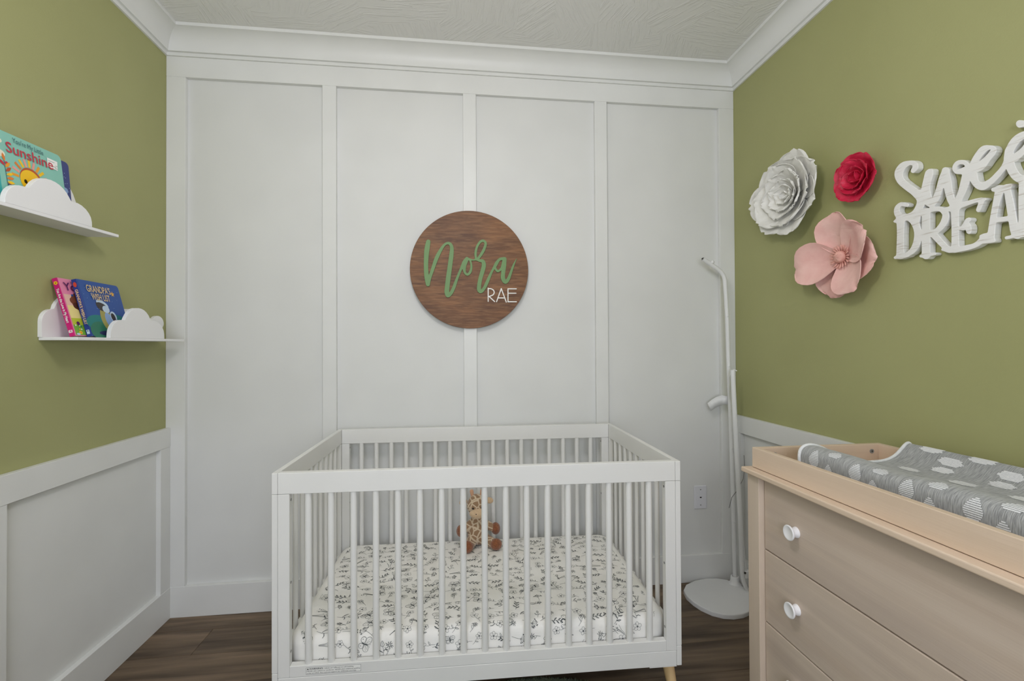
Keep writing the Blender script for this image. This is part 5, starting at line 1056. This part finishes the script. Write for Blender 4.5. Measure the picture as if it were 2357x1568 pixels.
lathe(bm, [(r_ * 1.36, z_ * 1.08) for r_, z_ in ((0, -0.002), (0.0125, -0.002), (0.0115, 0.004), (0.0098, 0.011), (0.0106, 0.016), (0.0158, 0.0195), (0.0170, 0.022), (0.0164, 0.0245), (0.0150, 0.0252), (0.0125, 0.0238), (0, 0.0222))], KN, 28)
kn = finish('knob', bm, 'knob_white', None, True, 0.9)
kn_used = False
for z0, z1, kz in ((0.6125, 0.846, 0.7225), (0.3745, 0.6085, 0.4910), (0.1365, 0.3705, 0.2550)):
    d = db('drawer', XD, XD + 0.0195, ya - 0.0012, yb + 0.0012, z0, z1, 'wash_y', bev=0.0022)
    for ky in (-1.1045, DY0 + DY1 + 1.1045):
        k = kn if not kn_used else linked(kn)
        kn_used = True
        k.parent = d; k.location = (XD - do.x, ky - do.y, kz)
        if 'label' not in k: k['label'] = 'glossy white round knob'

# --- changing tray on top
TX0, TX1, TY0, TY1, TZ0, TZ1 = 2.381, 2.862, -0.9085, -2.113, 0.8684, 0.9365
tro = Vector((2.6215, (TY0 + TY1) / 2, TZ0))
tr = thing('changing_tray', 'pale wood changing tray standing on top of the dresser', 'changing tray', tro)
def tbx(name, x0, x1, y0, y1, z0, z1, m, bev=0.0016):
    y0, y1 = sorted((y0, y1)); return boxo(name, (x0 - tro.x, x1 - tro.x, y0 - tro.y, y1 - tro.y, z0 - tro.z, z1 - tro.z), m, tr, bev, 2)
tbx('front_board', TX0, TX0 + 0.020, TY0, TY1, TZ0 + 0.0012, TZ1, 'tray_y')
tbx('back_board', TX1 - 0.020, TX1, TY0, TY1, TZ0, TZ1, 'tray_y')
tbx('end_board', TX0 + 0.020, TX1 - 0.020, TY0, TY0 - 0.020, TZ0, TZ1, 'tray_x'); tbx('end_board', TX0 + 0.020, TX1 - 0.020, TY1, TY1 + 0.020, TZ0, TZ1, 'tray_x')
tbx('cleat', TX1 - 0.038, TX1 - 0.020, TY0 - 0.020, TY1 + 0.020, TZ0, TZ0 + 0.012, 'tray_y')
for x in (2.815, 2.45):
    bm = bmesh.new(); tube(bm, [Vector((x, TY0 - 0.0195, 0.913)) - tro, Vector((x, TY0 - 0.0225, 0.913)) - tro], 0.0075, 14); finish('bolt', bm, 'steel', tr)
    bm = bmesh.new(); tube(bm, [Vector((x, TY0 - 0.022, 0.913)) - tro, Vector((x, TY0 - 0.0230, 0.913)) - tro], 0.0032, 6); finish('bolt_socket', bm, 'dark_hole', tr)

# ================================================================== CHANGING PAD
pp = [(2.449, 0.8690), (2.446, 0.905), (2.445, 0.935), (2.449, 0.955), (2.462, 0.967), (2.482, 0.971), (2.51, 0.966), (2.55, 0.949), (2.60, 0.928), (2.65, 0.914), (2.70, 0.911), (2.745, 0.914), (2.778, 0.926), (2.802, 0.946), (2.818, 0.961), (2.829, 0.966), (2.837, 0.959), (2.8395, 0.94), (2.838, 0.8690)]
def cat(P, n):
    out = []
    for i in range(len(P) - 1):
        p0, p1, p2, p3 = P[max(i - 1, 0)], P[i], P[i + 1], P[min(i + 2, len(P) - 1)]
        for k in range(n):
            t_ = k / n
            out.append(tuple(.5 * ((2 * p1[d]) + (-p0[d] + p2[d]) * t_ + (2 * p0[d] - 5 * p1[d] + 4 * p2[d] - p3[d]) * t_ ** 2 + (-p0[d] + 3 * p1[d] - 3 * p2[d] + p3[d]) * t_ ** 3) for d in (0, 1)))
    out.append(P[-1]); return out
PP = cat(pp, 4)
PY0, PY1 = -1.050, -1.852
po = Vector((2.64, (PY0 + PY1) / 2, 0.8690))
pd = thing('changing_pad', 'contoured changing pad in a heather grey cover with clouds and raindrops', 'changing pad', po)
arcl = [0.0]
for a, b_ in zip(PP[:-1], PP[1:]): arcl.append(arcl[-1] + math.hypot(b_[0] - a[0], b_[1] - a[1]))
def pad_pt(s, y, off=0.0):
    s = min(max(s, 0.0), arcl[-1] - 1e-6)
    i = int(np.searchsorted(arcl, s, side='right')) - 1; i = min(max(i, 0), len(PP) - 2)
    t_ = (s - arcl[i]) / (arcl[i + 1] - arcl[i]); a, b_ = PP[i], PP[i + 1]
    tx, tz = b_[0] - a[0], b_[1] - a[1]; l = math.hypot(tx, tz)
    # soft sag and quilting along the length
    wob = -0.010 * math.exp(-((y + 1.325) / 0.085) ** 2) * math.exp(-((s - 0.13) / 0.06) ** 2) + 0.0025 * math.sin(y * 9.0 + s * 7) * math.sin(min(1, max(0, (s - 0.1) / 0.4)) * PI)
    return Vector((a[0] + tx * t_ - tz / l * off, y, a[1] + tz * t_ + tx / l * off + wob)) - po
NY = 48
rows = []
for j in range(NY + 1):
    y = PY0 + (PY1 - PY0) * j / NY
    rows.append([pad_pt(s, y) for s in arcl])
vv = [p for r in rows for p in r]; n = len(PP); ff = []
for j in range(NY):
    for i in range(n - 1): ff.append((j * n + i, j * n + i + 1, (j + 1) * n + i + 1, (j + 1) * n + i))
ff.append(list(range(n))); ff.append([NY * n + i for i in range(n)][::-1])
ff += [(j * n, (j + 1) * n, (j + 1) * n + n - 1, j * n + n - 1) for j in range(NY)]
co = raw('cover', vv, ff, 'pad_grey', pd, True)
bm = bmesh.new(); bm.from_mesh(co.data); bmesh.ops.recalc_face_normals(bm, faces=bm.faces); bm.to_mesh(co.data); bm.free()
co.data.set_sharp_from_angle(angle=math.radians(60))
for yy in (PY0, PY1):
    tubeo('binding', [pad_pt(s, yy, 0.000) for s in arcl[2:-2]], 0.0052, 'pad_binding', pd, 8)
# printed shapes: filled with fine white stripes that run along the pad
def shape(s0, y0, hs, hy, kind, pitch, w, tilt=0.0):
    dv, df = [], []
    n_ = int(2 * hs / pitch)
    for k in range(n_ + 1):
        q_ = -1 + 2 * (k + .5) / (n_ + 1)
        if kind == 'drop': hw = hy * (math.sqrt(max(0, 1 - ((q_ + .15) / .95) ** 2)) if q_ < -.15 else (1 - (q_ + .15) / 1.15) ** .62)
        else: hw = hy * math.sqrt(max(0, 1 - q_ * q_)) ** .7 * (1 + .12 * math.sin(q_ * 7 + s0 * 50 + y0 * 90))
        c_ = y0 + tilt * q_ * hs
        ya, yb = max(c_ - hw, PY1 + .004), min(c_ + hw, PY0 - .008)
        if yb - ya < 0.002: continue
        base = len(dv); m_ = max(2, int((yb - ya) / 0.008) + 1)
        for e in range(m_ + 1):
            y = ya + (yb - ya) * e / m_
            dv.append(pad_pt(s0 + q_ * hs - w / 2, y, 0.0011)); dv.append(pad_pt(s0 + q_ * hs + w / 2, y, 0.0011))
        for e in range(m_): df.append((base + 2 * e, base + 2 * e + 1, base + 2 * e + 3, base + 2 * e + 2))
    if df: raw('printed_' + ('raindrop' if kind == 'drop' else 'cloud'), dv, df, 'pad_print', pd)
PT = 0.145
for k in range(6):
    y = -1.1096 - PT * k
    shape(0.076, y, 0.025, 0.0195, 'drop', 0.0046, 0.0030)
    shape(0.106, y - 0.062, 0.013, 0.021, 'drop', 0.0046, 0.0030)
    shape(0.050, y - 0.055, 0.020, 0.016, 'drop', 0.0046, 0.0030)
    for s_, yo, hs, hy in ((0.491, -1.128, 0.0125, 0.031), (0.461, -1.203, 0.0130, 0.031), (0.4245, -1.2125, 0.0135, 0.031), (0.378, -1.147, 0.015, 0.032), (0.315, -1.212, 0.017, 0.033), (0.255, -1.145, 0.016, 0.032), (0.190, -1.215, 0.015, 0.032)):
        yy = yo - PT * k + rnd.uniform(-.006, .006)
        if yy > PY1 + .02: shape(s_, yy, hs * rnd.uniform(.92, 1.08), hy * rnd.uniform(.9, 1.08), 'cloud', 0.0036, 0.0030, rnd.uniform(-.3, .3))

# ================================================================== RUG
bm = bmesh.new(); RR = 0.654
lathe(bm, [(0, 0.0005), (RR - 0.01, 0.0005), (RR, 0.008), (RR - 0.006, 0.017), (RR - 0.02, 0.020), (0, 0.020)], seg=96)
rg = finish('round_rug', bm, 'rug_green', None, True, 0.9); rg.location = (1.6255, -1.2748, 0)
tag(rg, 'round dark green plush rug lying partly under the crib', 'rug')
random.seed(3)
fv, ff = [], []
rr = random.Random(11)
for k in range(9000):
    r = RR * math.sqrt(rr.random()) if k > 3500 else RR - abs(rr.gauss(0, 0.02)); a_ = rr.uniform(0, 2 * PI)
    if r > RR: continue
    x, y = r * math.cos(a_), r * math.sin(a_); zb = 0.018 if r < RR - .012 else 0.010
    dx, dy = rr.gauss(0, .004), rr.gauss(0, .004); h = rr.uniform(.006, .011); b0 = len(fv); an = rr.uniform(0, PI); wx, wy = .0016 * math.cos(an), .0016 * math.sin(an)
    fv += [(x - wx, y - wy, zb), (x + wx, y + wy, zb), (x + dx, y + dy, zb + h)]; ff.append((b0, b0 + 1, b0 + 2))
o = raw('pile', fv, ff, 'rug_green', rg); o['kind'] = 'stuff'
